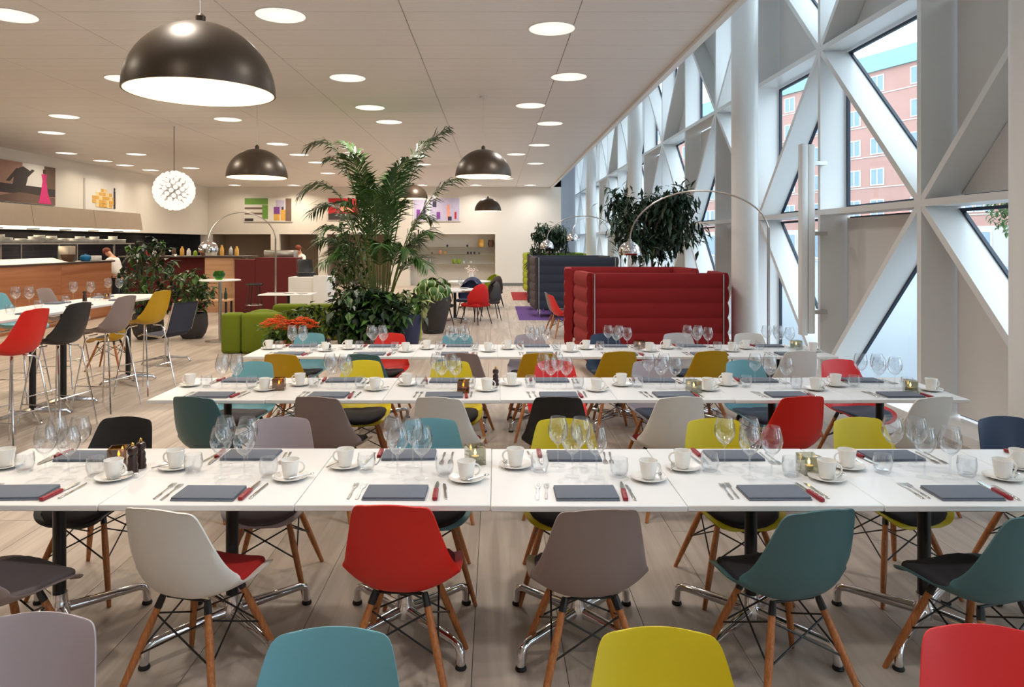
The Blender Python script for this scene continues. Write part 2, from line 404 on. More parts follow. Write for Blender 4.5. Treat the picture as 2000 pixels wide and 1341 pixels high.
# round columns
cm = MB().lathe([(.18, 0), (.18, TOPZ)], 40)
for nm, (cx, cy), lb in (('round_column', (3.5, 10.0), 'tall round white column at the end of the near red sofa'), ('round_column', (3.5, 17.9), 'second round white column along the windows, behind the tree'),
                         ('round_column', (3.5, 26.1), 'farthest round white column along the window wall'), ('round_column', (3.55, 4.62), 'round white column at the right edge beside the blue chair')):
    MB().lathe([(.18, .0), (.18, TOPZ - .005)], 40).lathe([(.2, 0), (.2, .02), (.181, .03)], 40).build(nm, M['facade_white'], None, loc=(cx, cy, 0), label=lb, cat='column', group='round white columns')
# ------------------------------------------------------------------ outside
MB().box(XG + .07, 140, -60, 160, -.35, -.06).build('street_ground', M['street'], None, False, kind='structure', label='pale paved street outside')
ang = math.radians(-21)
def ext_building(name, label, org, ang, L, floors, fh, depth, wallm, roof=True, ww=1.5, gap=1.15, base=None, z0=0):
    b = thing(name, label, 'building', org, ang)          # local y runs along the facade, facade at x=0, body on +x
    Ht = floors * fh + z0
    MB().box(0, depth, 0, L, 0, Ht).build('wall', wallm, b, False)
    if roof:
        MB().prism([(-.3, Ht), (depth + .3, Ht), (depth - 1, Ht + 2.0), (.9, Ht + 2.0)], 'Y', -.2, L + .2).build('roof', M['roof_green'], b, False)
        for j in range(3): MB().box(3, 7, 8 + j * 26, 13 + j * 26, Ht + 2.0, Ht + 4.4).build('plant_room', M['ext_white'], b, False)
    fr = MB().box(-.08, .05, 0, ww, 0, 1.6); fr = MB().box(-.08, .02, 0, ww, 0, .09).box(-.08, .02, 0, ww, 1.51, 1.6).box(-.08, .02, 0, .09, .09, 1.51).box(-.08, .02, ww - .09, ww, .09, 1.51).box(-.08, .02, ww / 2 - .05, ww / 2 + .05, .09, 1.51).mesh('window', M['ext_white'], False)
    pn = MB().box(-.04, -.01, .09, ww - .09, .09, 1.51).mesh('pane', M['ext_glass'], False)
    n = 0
    for f in range(1 if base else 0, floors):
        y = 1.0; c = 0
        while y + ww < L and n < 240:
            if not (c % 7 == 6):
                o = ob('window', fr, b, (0, y, z0 + f * fh + .95)); ob('pane', pn, o); n += 1
            y += ww + (gap if c % 2 else .12); c += 1
        MB().box(-.06, .02, 0, L, z0 + f * fh + .72, z0 + f * fh + .82).build('ledge', M['stone'], b, False)
    if base:
        MB().box(-.25, .0, 0, L, 0, z0 + fh - .2).build('plinth', base, b, False)
        y = 1.5
        while y < L - 3:
            s_ = ob('shopfront', MB().box(-.32, -.25, 0, 2.6, .2, 2.9).mesh('shopfront', M['ext_white'], False), b, (0, y, 0)); MB().box(-.35, -.33, .12, 2.48, .4, 2.75).build('pane', M['ext_glass'], s_, False)
            y += 4.2
    return b
d0 = 64.0; X0 = (1790 - VX) * d0 / F
dirv = Vector((-.385, 1, 0)).normalized()
org = Vector((X0, d0, 0)) - dirv * 42
ext_building('office_block', 'pink office block with rows of white windows across the street', (org.x, org.y, -.06), math.atan2(-dirv.x, dirv.y), 92, 6, 2.95, 14, M['brick'], True, base=M['stone'], z0=.5)
# street tree
def leaf_cloud(mb, pts, size, rnd, mi=0, ratio=2.6, droop=.3, nmat=1):
    for p in pts:
        s = size * rnd.uniform(.7, 1.3); a = rnd.uniform(0, 2 * PI); e = rnd.uniform(-.9, .5) - droop
        d = Vector((math.cos(a) * math.cos(e), math.sin(a) * math.cos(e), math.sin(e))); sd = d.cross(Vector((0, 0, 1)))
        if sd.length < .05: sd = Vector((1, 0, 0))
        sd.normalize(); nn = sd.cross(d); w_ = s / ratio / 2
        p = Vector(p); m_ = p + d * s * .45
        mb._add([p, m_ + sd * w_ + nn * w_ * .3, p + d * s - nn * s * .12, m_ - sd * w_ + nn * w_ * .3, m_ - nn * w_ * .15], [(0, 4, 1), (1, 4, 2), (2, 4, 3), (3, 4, 0)], mi if nmat == 1 else rnd.randrange(nmat))
rt = random.Random(3)
st = thing('street_tree', 'green street tree outside the right window', 'tree', (26.0, 34.0, -.06))
MB().tube([(0, 0, 0), (.05, 0, 2), (0, .1, 4.5)], [.16, .12, .06], 8).build('trunk', M['trunk'], st)
lm = MB(); pts = []
while len(pts) < 2600:
    p = Vector((rt.uniform(-1, 1), rt.uniform(-1, 1), rt.uniform(-1, 1)))
    if .35 < p.length < 1: pts.append((p.x * 2.3, p.y * 2.3, 4.3 + p.z * 2.4))
leaf_cloud(lm, pts, .34, rt); lm.build('foliage', M['leaf_mid'], st, kind='stuff')
# vertical wall radiator on the fin
vr = thing('vertical_radiator', 'tall narrow white radiator standing upright before the window fins', 'radiator', (3.93, 9.02, 0))
MB().bbox(-.075, .005, -.06, .06, .64, 3.06, .012).build('front_box', M['facade_white'], vr)
MB().bbox(.012, .1, -.05, .05, .66, 3.05, .012).build('rear_box', M['white_paint'], vr)
for z in (.9, 1.9, 2.8): MB().box(.06, .30, .05, .184, z, z + .05).build('bracket', M['steel'], vr, False)
# ================================================================== lamps
def dl(x, y):
    d = (CZ - H) * F / (VY - y); return ((x - VX) * d / F, d)
DL = [dl(*p) for p in ((20, 30), (548, 30), (1078, 56), (679, 152), (1111, 150), (723, 210), (1036, 206), (1074, 241), (760, 238), (1053, 283), (1008, 301), (1046, 319), (819, 304), (826, 321), (242, 154), (445, 233), (101, 259), (542, 281),
                         (130, 299), (266, 301), (584, 302), (201, 314), (619, 317), (373, 328), (294, 332), (640, 338), (700, 345), (930, 345), (990, 349), (480, 345))]
DL += [(-4.9, 4.4), (-2.2, 4.4), (.7, 4.4), (-2.2, 1.4), (.7, 1.4), (-7.8, 7.4), (-9.6, 10.5), (-8, 13.2), (-11.2, 21.5), (-11.2, 24.5)] + [(x, 28.9) for x in (-10.6, -8.2, -5.6, -3.0, -.8, 1.4)]  # nearest lamps here are out of view, added for their light
ring = MB().lathe([(.245, .0), (.26, -.008), (.27, -.004), (.27, 0)], 28, cap=False).mesh('trim_ring', M['white_paint'])
disc = MB().lathe([(.0005, -.006), (.13, -.006)], 28, cap=False).mesh('lamp_disc', M['down_disc']); halo = MB().lathe([(.13, -.006), (.25, -.004)], 28, cap=False).mesh('glow_ring', M['down_halo'])  # outer ring emits to paint the lamp's soft glow on the ceiling
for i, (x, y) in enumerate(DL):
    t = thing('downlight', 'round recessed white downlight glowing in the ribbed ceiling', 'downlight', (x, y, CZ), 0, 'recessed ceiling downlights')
    ob('trim_ring', ring, t); ob('lamp_disc', disc, t); ob('glow_ring', halo, t)
    ld = bpy.data.lights.new('downlight_lamp', 'AREA'); ld.shape = 'DISK'; ld.size = .26; ld.spread = math.radians(150)
    warm = max(0, min(1, (-x - 0) / 6)); ld.color = (1, .95 - .08 * warm, .90 - .22 * warm)
    ld.energy = (14 if x < -10.5 else 26 + 16 * warm + (2 if y > 26 else 0)) * LAMP
    ob('downlight_lamp', ld, t, (0, 0, -.03))
def pendant(x, y, zr, label, D=.9):
    t = thing('dome_pendant_lamp', label, 'pendant lamp', (x, y, zr), 0, 'dark dome pendant lamps')
    R = D / 2; out = [(R * math.cos(a), R * .97 * math.sin(a)) for a in [PI / 2 * i / 14 for i in range(15)]]; out[-1] = (.001, R * .97)
    MB().lathe([(R - .008, 0)] + out, 48, cap=False).build('shade', M['shade_out'], t)
    inn = [((R - .012) * math.cos(a), (R - .012) * .97 * math.sin(a)) for a in [PI / 2 * i / 14 for i in range(15)]]; inn[-1] = (.001, (R - .012) * .97)
    MB().lathe([(R - .006, .001)] + inn, 48, cap=False).build('lining', M['shade_in'], t)
    MB().lathe([(.001, R * .68), (.1, R * .68), (.1, R * .80), (.001, R * .80)], 20, cap=False).build('bulb', M['bulb'], t)
    MB().lathe([(.03, R * .95), (.03, R + .03), (.008, R + .05)], 16).build('cap', M['shade_out'], t)
    MB().tube([(0, 0, R + .04), (0, 0, CZ - zr)], .004, 6).build('cable', M['white_paint'], t)
    MB().lathe([(.06, CZ - zr - .03), (.06, CZ - zr)], 20).build('ceiling_rose', M['white_paint'], t)
    ld = bpy.data.lights.new('pendant_lamp', 'POINT'); ld.shadow_soft_size = .1; ld.energy = 22 * LAMP; ld.color = (1, .83, .62)
    ob('pendant_lamp', ld, t, (0, 0, R * .5))
for (x, y, d, lb) in ((392, 182, 4.45, 'large dark dome pendant lamp hanging over the front table'), (502, 347, 10.8, 'dark dome pendant lamp over the bar area left of the palm'), (944, 345, 11.4, 'dark dome pendant lamp right of the tall palm'),
                      (807, 388, 22.0, 'dark dome pendant lamp half hidden behind the palm fronds'), (953, 412, 24.0, 'smallest dark dome pendant lamp near the back wall')):
    p = PX(x, y, d); pendant(p.x, p.y, p.z, lb)
# globe of bulbs
p = PX(340, 372, 14.3); t = thing('globe_bulb_lamp', 'white globe lamp of many glowing bulbs hanging over the kitchen side', 'pendant lamp', (p.x, p.y, p.z))
MB().sphere((0, 0, 0), .3, 20, 14).build('core', M['steel'], t)
bu = MB().lathe([(.012, -.09), (.014, -.05), (.03, -.03), (.045, 0), (.043, .022), (.028, .04), (.001, .046)], 10).mesh('globe_bulb', M['globe'])
for i in range(150):
    zz = 1 - 2 * (i + .5) / 150; a = i * 2.399963; rr = math.sqrt(1 - zz * zz); dv = Vector((rr * math.cos(a), rr * math.sin(a), zz))
    o = ob('globe_bulb', bu, t, dv * .36); o.rotation_mode = 'QUATERNION'; o.rotation_quaternion = dv.to_track_quat('Z', 'Y')
MB().tube([(0, 0, .3), (0, 0, CZ - p.z)], .006, 6).build('cable', M['black_metal'], t)
ld = bpy.data.lights.new('globe_lamp', 'POINT'); ld.energy = 40 * LAMP; ld.color = (1, .86, .68); ld.shadow_soft_size = .4; ob('globe_lamp', ld, t, (0, 0, -.5))
# arc floor lamps
def arc_lamp(base, head, apex_z, pole_top, label, R=.17):
    t = thing('arc_floor_lamp', label, 'floor lamp', (base[0], base[1], 0))
    hx, hy, hz = head[0] - base[0], head[1] - base[1], head[2]
    MB().bbox(-.12, .12, -.1, .1, 0, .2, .012).build('base', M['white_paint'], t)
    MB().box(-.014, .014, -.014, .014, .2, pole_top).build('pole', M['steel'], t, False)
    pts = []
    for i in range(29):
        u = i / 28
        z = pole_top - .05 + (apex_z - pole_top + .05) * math.sin(min(1, u / .58) * PI / 2) if u < .58 else apex_z - (apex_z - hz - .17) * (1 - math.cos((u - .58) / .42 * PI / 2))
        s = (1 - math.cos(u / .58 * PI / 2)) * .5 if u < .58 else .5 + .5 * math.sin((u - .58) / .42 * PI / 2)
        pts.append((hx * s, hy * s, z))
    MB().tube(pts, .011, 8).build('arm', M['steel'], t)
    sh = MB(); sh.lathe([(R * math.cos(a), R * math.sin(a)) for a in [-.25 + (PI / 2 + .25) * i / 12 for i in range(12)]] + [(.03, R)], 32, (hx, hy, hz), cap=False)
    sh.build('shade', M['chrome'], t)
    MB().lathe([(.03, R - .01), (.03, R + .03)], 12, (hx, hy, hz)).build('socket', M['steel'], t)
a = PX(1230, 490, 10.8)
arc_lamp((3.47, 9.05), (a.x, a.y, a.z - .02), 2.53, 2.0, 'large arc floor lamp with chrome dome reaching over the near red sofas')
a = PX(1068, 482, 18.6); arc_lamp((3.2, 18.2), (a.x, a.y, a.z), 2.5, 1.9, 'arc floor lamp with chrome dome over the navy sofas', .18)
a = PX(1118, 467, 20.2); arc_lamp((3.3, 20.6), (a.x, a.y, a.z), 2.55, 2.0, 'distant arc floor lamp with chrome dome beside the windows', .18)
a = PX(407, 488, 15.0); arc_lamp((-4.7, 15.2), (a.x, a.y, a.z), 2.45, 1.9, 'arc floor lamp with chrome dome before the dark red bar', .2)

# ================================================================== shell chairs
PROF = [(.236, .386, .085, .000), (.233, .400, .138, .006), (.214, .416, .180, .016), (.168, .426, .210, .030), (.085, .424, .229, .046), (-.02, .414, .236, .060), (-.10, .413, .238, .078), (-.158, .434, .239, .092), (-.196, .482, .229, .094),
        (-.220, .545, .213, .074), (-.238, .615, .196, .056), (-.254, .685, .179, .042), (-.267, .745, .165, .031), (-.276, .785, .152, .023), (-.281, .806, .134, .016), (-.284, .818, .098, .008)]
def cr(P, t):
    n = len(P) - 1; x = t * n; i = min(int(x), n - 1); u = x - i
    p0, p1, p2, p3 = P[max(i - 1, 0)], P[i], P[i + 1], P[min(i + 2, n)]
    return [.5 * (2 * b + (c - a) * u + (2 * a - 5 * b + 4 * c - d) * u * u + (3 * b - a - 3 * c + d) * u ** 3) for a, b, c, d in zip(p0, p1, p2, p3)]
def surf(u, v, off=0.0):
    y, z, w_, r = cr(PROF, v); e = .004
    a, b = cr(PROF, max(0, v - e)), cr(PROF, min(1, v + e)); ty, tz = b[0] - a[0], b[1] - a[1]; L = math.hypot(ty, tz) or 1
    ny, nz = tz / L, -ty / L                                   # towards the sitter
    k = r * abs(u) ** 2.4 + off
    dz = .010 * u * u * max(0, (v - .8) / .2) ** 2
    return Vector((w_ * u, y + ny * k, z + nz * k - dz))
NU, NV = 18, 34
def shell_mesh():
    mb = MB(); top = [[surf(-1 + 2 * j / NU, i / NV, .0) for j in range(NU + 1)] for i in range(NV + 1)]
    bot = [[surf((-1 + 2 * j / NU), i / NV, -.007) for j in range(NU + 1)] for i in range(NV + 1)]
    mb.grid(top); mb.grid(bot)
    n = NU + 1; off = (NV + 1) * n
    idx = [j for j in range(n)] + [i * n + NU for i in range(1, NV + 1)] + [NV * n + j for j in range(NU - 1, -1, -1)] + [i * n for i in range(NV - 1, 0, -1)]
    for q in range(len(idx)):
        a_, b_ = idx[q], idx[(q + 1) % len(idx)]; mb.f.append((a_, b_, b_ + off, a_ + off)); mb.mi.append(0)
    return mb.mesh('seat_shell', M['shell_white'], True, 60)
def pad_mesh():
    mb = MB(); c = (.0, .245); rings = []
    for rr in (0, .35, .65, .85, .95, 1.0, 1.02):
        row = []
        for k in range(28):
            a_ = 2 * PI * k / 28; uu = .82 * rr * math.cos(a_) ; vv = .265 + (.205 * rr * math.sin(a_))
            sq = 1.0 + .10 * abs(math.sin(2 * a_)); uu *= sq; vv = .265 + (vv - .265) * sq
            h = .022 if rr < .9 else (.018 if rr < .98 else (.009 if rr < 1.01 else .0008))
            row.append(surf(max(-.97, min(.97, uu)), max(.015, vv), h))
        rings.append(row)
    vs = [p for r in rings for p in r]; fs = [(i * 28 + k, i * 28 + (k + 1) % 28, (i + 1) * 28 + (k + 1) % 28, (i + 1) * 28 + k) for i in range(6) for k in range(28)]
    mb._add(vs, fs); return mb.mesh('seat_pad', M['pad_dark'], True, 80)
SHM, PDM = shell_mesh(), pad_mesh()
LT, LBm = (.106, .106, .388), (.225, .235, 0.0)
def legp(sx, sy, u):                                          # u: 0 top, 1 floor
    oy = -.015
    return Vector((sx * (LT[0] + (LBm[0] - LT[0]) * u), oy + sy * (LT[1] + (LBm[1] - LT[1]) * u), LT[2] * (1 - u)))
LEGM = {}
for sx in (-1, 1):
    for sy in (-1, 1):
        LEGM[sx, sy] = MB().tube([legp(sx, sy, u) for u in (0.02, .35, .7, 1)], [.0135, .0165, .0145, .0105], 10).mesh('leg', M['leg_wood'])
br = MB()
for a_, b_ in (((-1, -1), (1, -1)), ((1, -1), (1, 1)), ((1, 1), (-1, 1)), ((-1, 1), (-1, -1))):
    br.tube([legp(*a_, .12), legp(*b_, .50)], .004, 6); br.tube([legp(*b_, .12), legp(*a_, .50)], .004, 6)
BRM = br.mesh('wire_brace', M['black_metal'])
mo = MB()
for sx in (-1, 1):
    for sy in (-1, 1):
        p0 = legp(sx, sy, .07); p1 = legp(sx, sy, -.01); mo.tube([p0, p1, Vector((sx * .1, -.015 + sy * .1, .409))], [.0155, .0145, .012], 8)
mo.tube([(-.09, -.105, .398), (.09, -.105, .398)], .006, 6).tube([(-.09, .075, .398), (.09, .075, .398)], .006, 6).tube([(0, -.105, .396), (0, .075, .396)], .006, 6)
MOM = mo.mesh('mount', M['black_metal'])
def dining_chair(x, y, rot, colour, pad, label, group):
    t = thing('dining_chair', label, 'chair', (x, y, 0), rot, group)
    ob('seat_shell', SHM, t, mat=M['shell_' + colour])
    if pad: ob('seat_pad', PDM, t, mat=M['pad_' + pad])
    for k in LEGM: ob('leg', LEGM[k], t)
    ob('wire_brace', BRM, t); ob('mount', MOM, t)
    return t
cn = {'red': 'red', 'coral': 'bright red', 'white': 'white', 'grey': 'warm grey', 'lavender': 'light grey', 'pale': 'pale grey', 'dark teal': 'dark teal', 'teal': 'light teal', 'yellow': 'yellow', 'mustard': 'mustard', 'black': 'black', 'navy': 'navy'}
def chair_row(items, side, row, ybase, tag):
    for i, (px, py, rot, colour, pad) in enumerate(items):
        d = (H - .82) * F / (py - VY); bx = (px - VX) * d / F
        r = math.radians(rot) + (0 if side == 'near' else PI)
        ox, oy = bx - math.sin(r) * .284, d + math.cos(r) * .284
        lab = f"{cn[colour]} shell chair with wooden legs, {ORD[i]} from left, {tag}"
        dining_chair(ox, oy, r, colour, pad, lab, 'shell chairs at the ' + row)
chair_row([(90, 1193, -3, 'lavender', None), (650, 1222, 2, 'teal', None), (1285, 1222, -2, 'yellow', None), (1915, 1217, -6, 'coral', None)], 'far', 'bottom edge', 0, 'along the bottom edge')
chair_row([(-160, 1005, -26, 'grey', 'greyfelt'), (303, 992, -14, 'white', 'red'), (762, 984, -5, 'red', 'maroon'), (1172, 992, 5, 'grey', 'greyfelt'), (1610, 994, 13, 'dark teal', 'dark'), (2040, 1000, 16, 'dark teal', 'dark')], 'near', 'front table', 0, 'near side of front table')
chair_row([(252, 812, -6, 'black', 'dark'), (553, 812, 4, 'lavender', 'greyfelt'), (838, 815, 6, 'teal', 'dark'), (1102, 815, -5, 'yellow', 'dark'), (1392, 815, 3, 'yellow', 'dark'), (1670, 813, 10, 'yellow', 'dark'), (1950, 811, 8, 'navy', 'dark')], 'far', 'front table', 0, 'far side of front table')
chair_row([(373, 773, -14, 'dark teal', 'dark'), (616, 773, -12, 'grey', 'dark'), (855, 774, -12, 'white', 'red'), (1090, 773, -3, 'black', 'dark'), (1332, 773, 8, 'white', 'red'), (1572, 772, 10, 'red', 'maroon'), (1832, 773, 16, 'white', 'maroon')], 'near', 'middle table', 0, 'near side of middle table')
chair_row([(500, 704, -4, 'teal', 'greyfelt'), (707, 702, 10, 'yellow', 'dark'), (880, 703, 8, 'yellow', 'dark'), (1083, 702, 0, 'coral', 'dark'), (1270, 702, 4, 'lavender', 'bluegrey'), (1450, 702, 6, 'teal', 'bluegrey'), (1634, 700, 8, 'coral', 'bluegrey')], 'far', 'middle table', 0, 'far side of middle table')
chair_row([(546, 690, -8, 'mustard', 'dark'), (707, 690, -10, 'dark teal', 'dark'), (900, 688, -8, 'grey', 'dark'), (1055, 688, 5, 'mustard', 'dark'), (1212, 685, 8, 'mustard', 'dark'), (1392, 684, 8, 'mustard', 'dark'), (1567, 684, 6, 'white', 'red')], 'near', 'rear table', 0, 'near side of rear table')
chair_row([(607, 649, 0, 'teal', 'dark'), (764, 649, -4, 'red', 'dark'), (893, 651, 5, 'teal', 'dark'), (1035, 651, -3, 'lavender', 'dark'), (1180, 650, 4, 'navy', 'bluegrey'), (1322, 649, 3, 'pale', 'bluegrey'), (1460, 649, 2, 'white', 'greyfelt')], 'far', 'rear table', 0, 'far side of rear table')

# ================================================================== long tables made of square tables
TTOP = MB().bbox(-.399, .399, 0, .8, .715, .74, .003, 1).mesh('table_top', M['white_top'])
TCOL = MB().lathe([(.028, .14), (.028, .70)], 20).bbox(-.13, .13, .27, .53, .7, .714, .003, 1)
TCOL = MB().lathe([(.028, .14), (.028, .70)], 20, (0, .4, 0)).bbox(-.13, .13, .27, .53, .7, .714, .003, 1).mesh('column', M['black_metal'])
THUB = MB().lathe([(.045, .085), (.048, .12), (.036, .15), (.034, .19)], 20, (0, .4, 0)).mesh('hub', M['chrome'])
TARM = []; TGL = []
for k in range(4):
    a_ = PI / 4 + k * PI / 2; dx, dy = math.cos(a_), math.sin(a_); q = []
    P_ = lambda r_, z: (dx * r_, .4 + dy * r_, z)
    TARM.append(MB().tube([P_(.03, .112), P_(.2, .104), P_(.345, .098), P_(.372, .088), P_(.382, .07), P_(.386, .015)], [.026, .021, .018, .018, .019, .019], 10).mesh('base_leg', M['chrome']))
    TGL.append(MB().lathe([(.022, 0), (.025, .006), (.02, .018)], 14, P_(.386, 0)).mesh('glide', M['rubber']))
ROWS = {'front': (-2.02, 2.891, 7), 'middle': (-1.968, 4.838, 7), 'rear': (-1.98, 6.68, 7)}
for rn, (x0, y0, n) in ROWS.items():
    for i in range(n):
        t = thing('square_table', f'white square table, {ORD[i]} from left in the {rn} row', 'table', (x0 + i * .8, y0 + random.uniform(-.008, .008), 0), 0, 'square tables in the ' + rn + ' row')
        ob('table_top', TTOP, t); ob('column', TCOL, t); ob('hub', THUB, t)
        for k in range(4): g = ob('base_leg', TARM[k], t); ob('glide', TGL[k], g)
# ------------------------------------------------------------------ tableware
TZ = .7403
CUPM = MB().lathe([(.026, .004), (.03, .008), (.034, .03), (.0385, .06), (.042, .084), (.0405, .0845), (.037, .06), (.032, .03), (.026, .012), (.0005, .010)], 24, cap=False).lathe([(.0005, .0035), (.026, .004)], 24, cap=False).mesh('cup', M['porcelain'])
HANM = MB().tube([(.038 + .024 * math.sin(a_), 0, .046 + .024 * math.cos(a_)) for a_ in [PI * i / 10 for i in range(11)]], .0042, 8).mesh('handle', M['porcelain'])
SAUM = MB().lathe([(.0005, 0), (.035, 0), (.05, .004), (.08, .015), (.0795, .0175), (.05, .0075), (.034, .004), (.0005, .004)], 32, cap=False).mesh('saucer', M['porcelain'])
def spoon_mesh():
    mb = MB(); mb.tube([(0, -.055, .004), (0, 0, .006), (0, .035, .006)], [.0035, .0022, .002], 6)
    mb.sphere((0, .047, .006), .013, 10, 6, sc=(.8, 1.25, .28)); return mb.mesh('teaspoon', M['silver'])
SPM = spoon_mesh()
def fork_mesh():
    mb = MB(); mb.bbox(-.006, .006, -.1, -.035, .0, .0035, .0015, 1); mb.box(-.0028, .0028, -.035, .035, .001, .004)
    mb.prism([(-.003, .03), (.003, .03), (.0105, .05), (-.0105, .05)], 'Z', .001, .004)
    for k in range(4): xx = -.0105 + k * .0061; mb.box(xx, xx + .0028, .05, .095, .0015, .004)
    return mb.mesh('fork', M['silver'])
FKM = fork_mesh()
KBM = MB().prism([(-.009, .0), (.008, .0), (.009, .075), (.004, .115), (-.004, .108), (-.009, .05)], 'Z', .004, .0062).mesh('blade', M['silver'], False)
KHM = MB().bbox(-.0115, .0105, -.115, .004, .0, .016, .005, 2).mesh('handle', M['knife_red'])
KRM = MB()
for yy in (-.085, -.05, -.02): KRM.lathe([(.003, .0155), (.003, .0168)], 8, (0, yy, 0))
KRM = KRM.mesh('rivet', M['silver'])
BKM = MB().bbox(-.006, .006, -.095, .0, 0, .005, .002, 1).prism([(-.005, 0), (.005, 0), (.0085, .03), (.007, .085), (-.002, .1), (-.005, .08)], 'Z', .001, .0032).mesh('table_knife', M['silver'])
def napkin_mesh():
    mb = MB(); mb.bbox(-.132, .132, -.08, .08, .0, .0065, .003, 2); mb.bbox(-.130, .131, -.074, .08, .0068, .014, .0032, 2)
    for i, v in enumerate(mb.v):
        x_, y_, z_ = v; mb.v[i] = (x_, y_, max(0, z_ + (.0016 * math.sin(x_ * 23) + .001 * math.sin(y_ * 40)) * (z_ / .014)))
    return mb.mesh('napkin', M['napkin'])
NPM = napkin_mesh()
WGM = MB().lathe([(.038, .0006), (.012, .005), (.0045, .012)], 24, mi=1, cap=False).lathe([(.0045, .012), (.0038, .06), (.0045, .095), (.012, .104), (.03, .120), (.044, .143), (.0488, .166), (.047, .190), (.0405, .215), (.036, .232), (.0352, .2335), (.0345, .232), (.0390, .215), (.0454, .19), (.0472, .166), (.0424, .143), (.028, .1215), (.008, .108), (.0005, .106)], 24, cap=False).mesh('wine_glass', [M['glass'], M['glass_foot']])
TUM = MB().lathe([(.0005, .006), (.026, .006), (.028, .0), (.034, .008), (.0405, .03), (.042, .055), (.038, .085), (.0372, .0855), (.0405, .055), (.038, .03), (.030, .012), (.0005, .010)], 24, cap=False).mesh('tumbler', M['glass'])
def P2(cx, cy, far, dx, dy): return (cx - dx, cy - dy) if far else (cx + dx, cy + dy)
def setting(rn, i, far, cx, y0):
    R = random.Random(hash((i, far)) % 1000 + len(rn) * 17 + i * 31)
    j = lambda a_: R.uniform(-a_, a_)
    yc = y0 + .4; base = PI if far else 0
    sd = 'far' if far else 'near'; w_ = f'{ORD[i]} place from left on {sd} side of {rn} table'
    g = lambda s_: s_ + ' on the long tables'
    def pl(dx, dy, z=TZ): a_, b_ = P2(cx, yc, far, dx, dy); return (a_, b_, z)
    ob('napkin', NPM, None, pl(j(.012), -.265 + j(.012)), base + j(.05), label='folded blue-grey napkin, ' + w_, cat='napkin', group=g('napkins'))
    fa = j(.12)
    ob('fork', FKM, None, pl(-.195 + j(.008), -.235 + j(.012)), base + fa, label='outer fork, ' + w_, cat='fork', group=g('forks'))
    ob('fork', FKM, None, pl(-.162 + j(.005), -.235 + j(.012)), base + fa, label='inner fork, ' + w_, cat='fork', group=g('forks'))
    t = thing('steak_knife', 'red-handled steak knife, ' + w_, 'knife', pl(.163 + j(.006), -.24 + j(.012)), base + j(.14), g('steak knives'))
    ob('blade', KBM, t); ob('handle', KHM, t); ob('rivet', KRM, t)
    ob('table_knife', BKM, None, pl(.197 + j(.006), -.24 + j(.012)), base + j(.14), label='silver table knife, ' + w_, cat='knife', group=g('table knives'))
    sx, sy, _ = pl(.30 + j(.015), -.085 + j(.02)); ca = base + j(.5)
    ob('saucer', SAUM, None, (sx, sy, TZ), 0, label='white saucer, ' + w_, cat='saucer', group=g('saucers'))
    c = ob('coffee_cup', CUPM, None, (sx, sy, TZ + .0045), (0 if not far else PI) + j(.35), label='white coffee cup with handle, ' + w_, cat='cup', group=g('coffee cups')); ob('handle', HANM, c)
    ob('teaspoon', SPM, None, (sx + (.052 if not far else -.052), sy - .01, TZ + .0125), j(.5) - .5, label='small teaspoon on saucer, ' + w_, cat='spoon', group=g('teaspoons'))
    ob('wine_glass', WGM, None, pl(-.03 + j(.006), (-.11 if far else -.05) + j(.008)), 0, label='left wine glass, ' + w_ if not far else 'right wine glass, ' + w_, cat='wine glass', group=g('wine glasses'))
    ob('wine_glass', WGM, None, pl(.078 + j(.006), (-.12 if far else -.06) + j(.008)), 0, label='right wine glass, ' + w_ if not far else 'left wine glass, ' + w_, cat='wine glass', group=g('wine glasses'))
    ob('tumbler', TUM, None, pl(.18 + j(.008), -.03 + j(.012)), 0, label='low clear water tumbler, ' + w_, cat='tumbler', group=g('tumblers'))
for rn, (x0, y0, n) in ROWS.items():
    for i in range(n):
        if not (rn == 'front' and i == 6): setting(rn, i, False, x0 + i * .8, y0)
        setting(rn, i, True, x0 + i * .8, y0)
def candle(px, py, row, amber, label):
    zz = .79; d = (H - zz) * F / (py - VY); x_ = (px - VX) * d / F
    t = thing('candle_holder', label, 'candle holder', (x_, d, TZ), random.uniform(-.4, .4), 'glass candle holders')
    m_ = M['amber_glass'] if amber else M['holder_glass']
    MB().box(-.042, .042, -.042, .042, 0, .02).box(-.042, -.036, -.042, .042, .02, .085).box(.036, .042, -.042, .042, .02, .085).box(-.036, .036, -.042, -.036, .02, .085).box(-.036, .036, .036, .042, .02, .085).build('glass_cube', m_, t, False)
    MB().lathe([(.0005, .021), (.019, .021), (.019, .036), (.0005, .036)], 16, cap=False).build('candle', M['wax'], t)
    MB().lathe([(.0005, .04), (.006, .048), (.005, .056), (.0005, .07)], 10, cap=False).build('flame', M['flame'], t)
for a_ in ((1580, 902, 'front', 0, 'lit glass cube candle holder, right half of front table'), (928, 884, 'front', 0, 'glass cube candle holder behind a cup, centre of front table'), (232, 887, 'front', 1, 'amber glass candle holder beside the pepper mills, front table'),
           (905, 752, 'middle', 1, 'amber glass candle holder, centre of middle table'), (545, 747, 'middle', 1, 'amber glass candle holder, left end of middle table'), (1355, 752, 'middle', 0, 'glass candle holder, right half of middle table'), (1778, 752, 'middle', 0, 'lit glass candle holder at right end of middle table'),
           (1555, 671, 'rear', 0, 'lit glass candle holder at right end of rear table'), (1249, 671, 'rear', 1, 'amber candle holder on right half of rear table')): candle(*a_)
MILM = MB().lathe([(.024, 0), (.026, .01), (.022, .02), (.025, .035), (.02, .05), (.0215, .07), (.015, .085), (.021, .09), (.0235, .104), (.019, .118), (.009, .124)], 18).mesh('body', M['mill_wood'])
MKN = MB().lathe([(.005, .123), (.008, .13), (.006, .138), (.0005, .141)], 12, cap=False).mesh('finial', M['brass'])
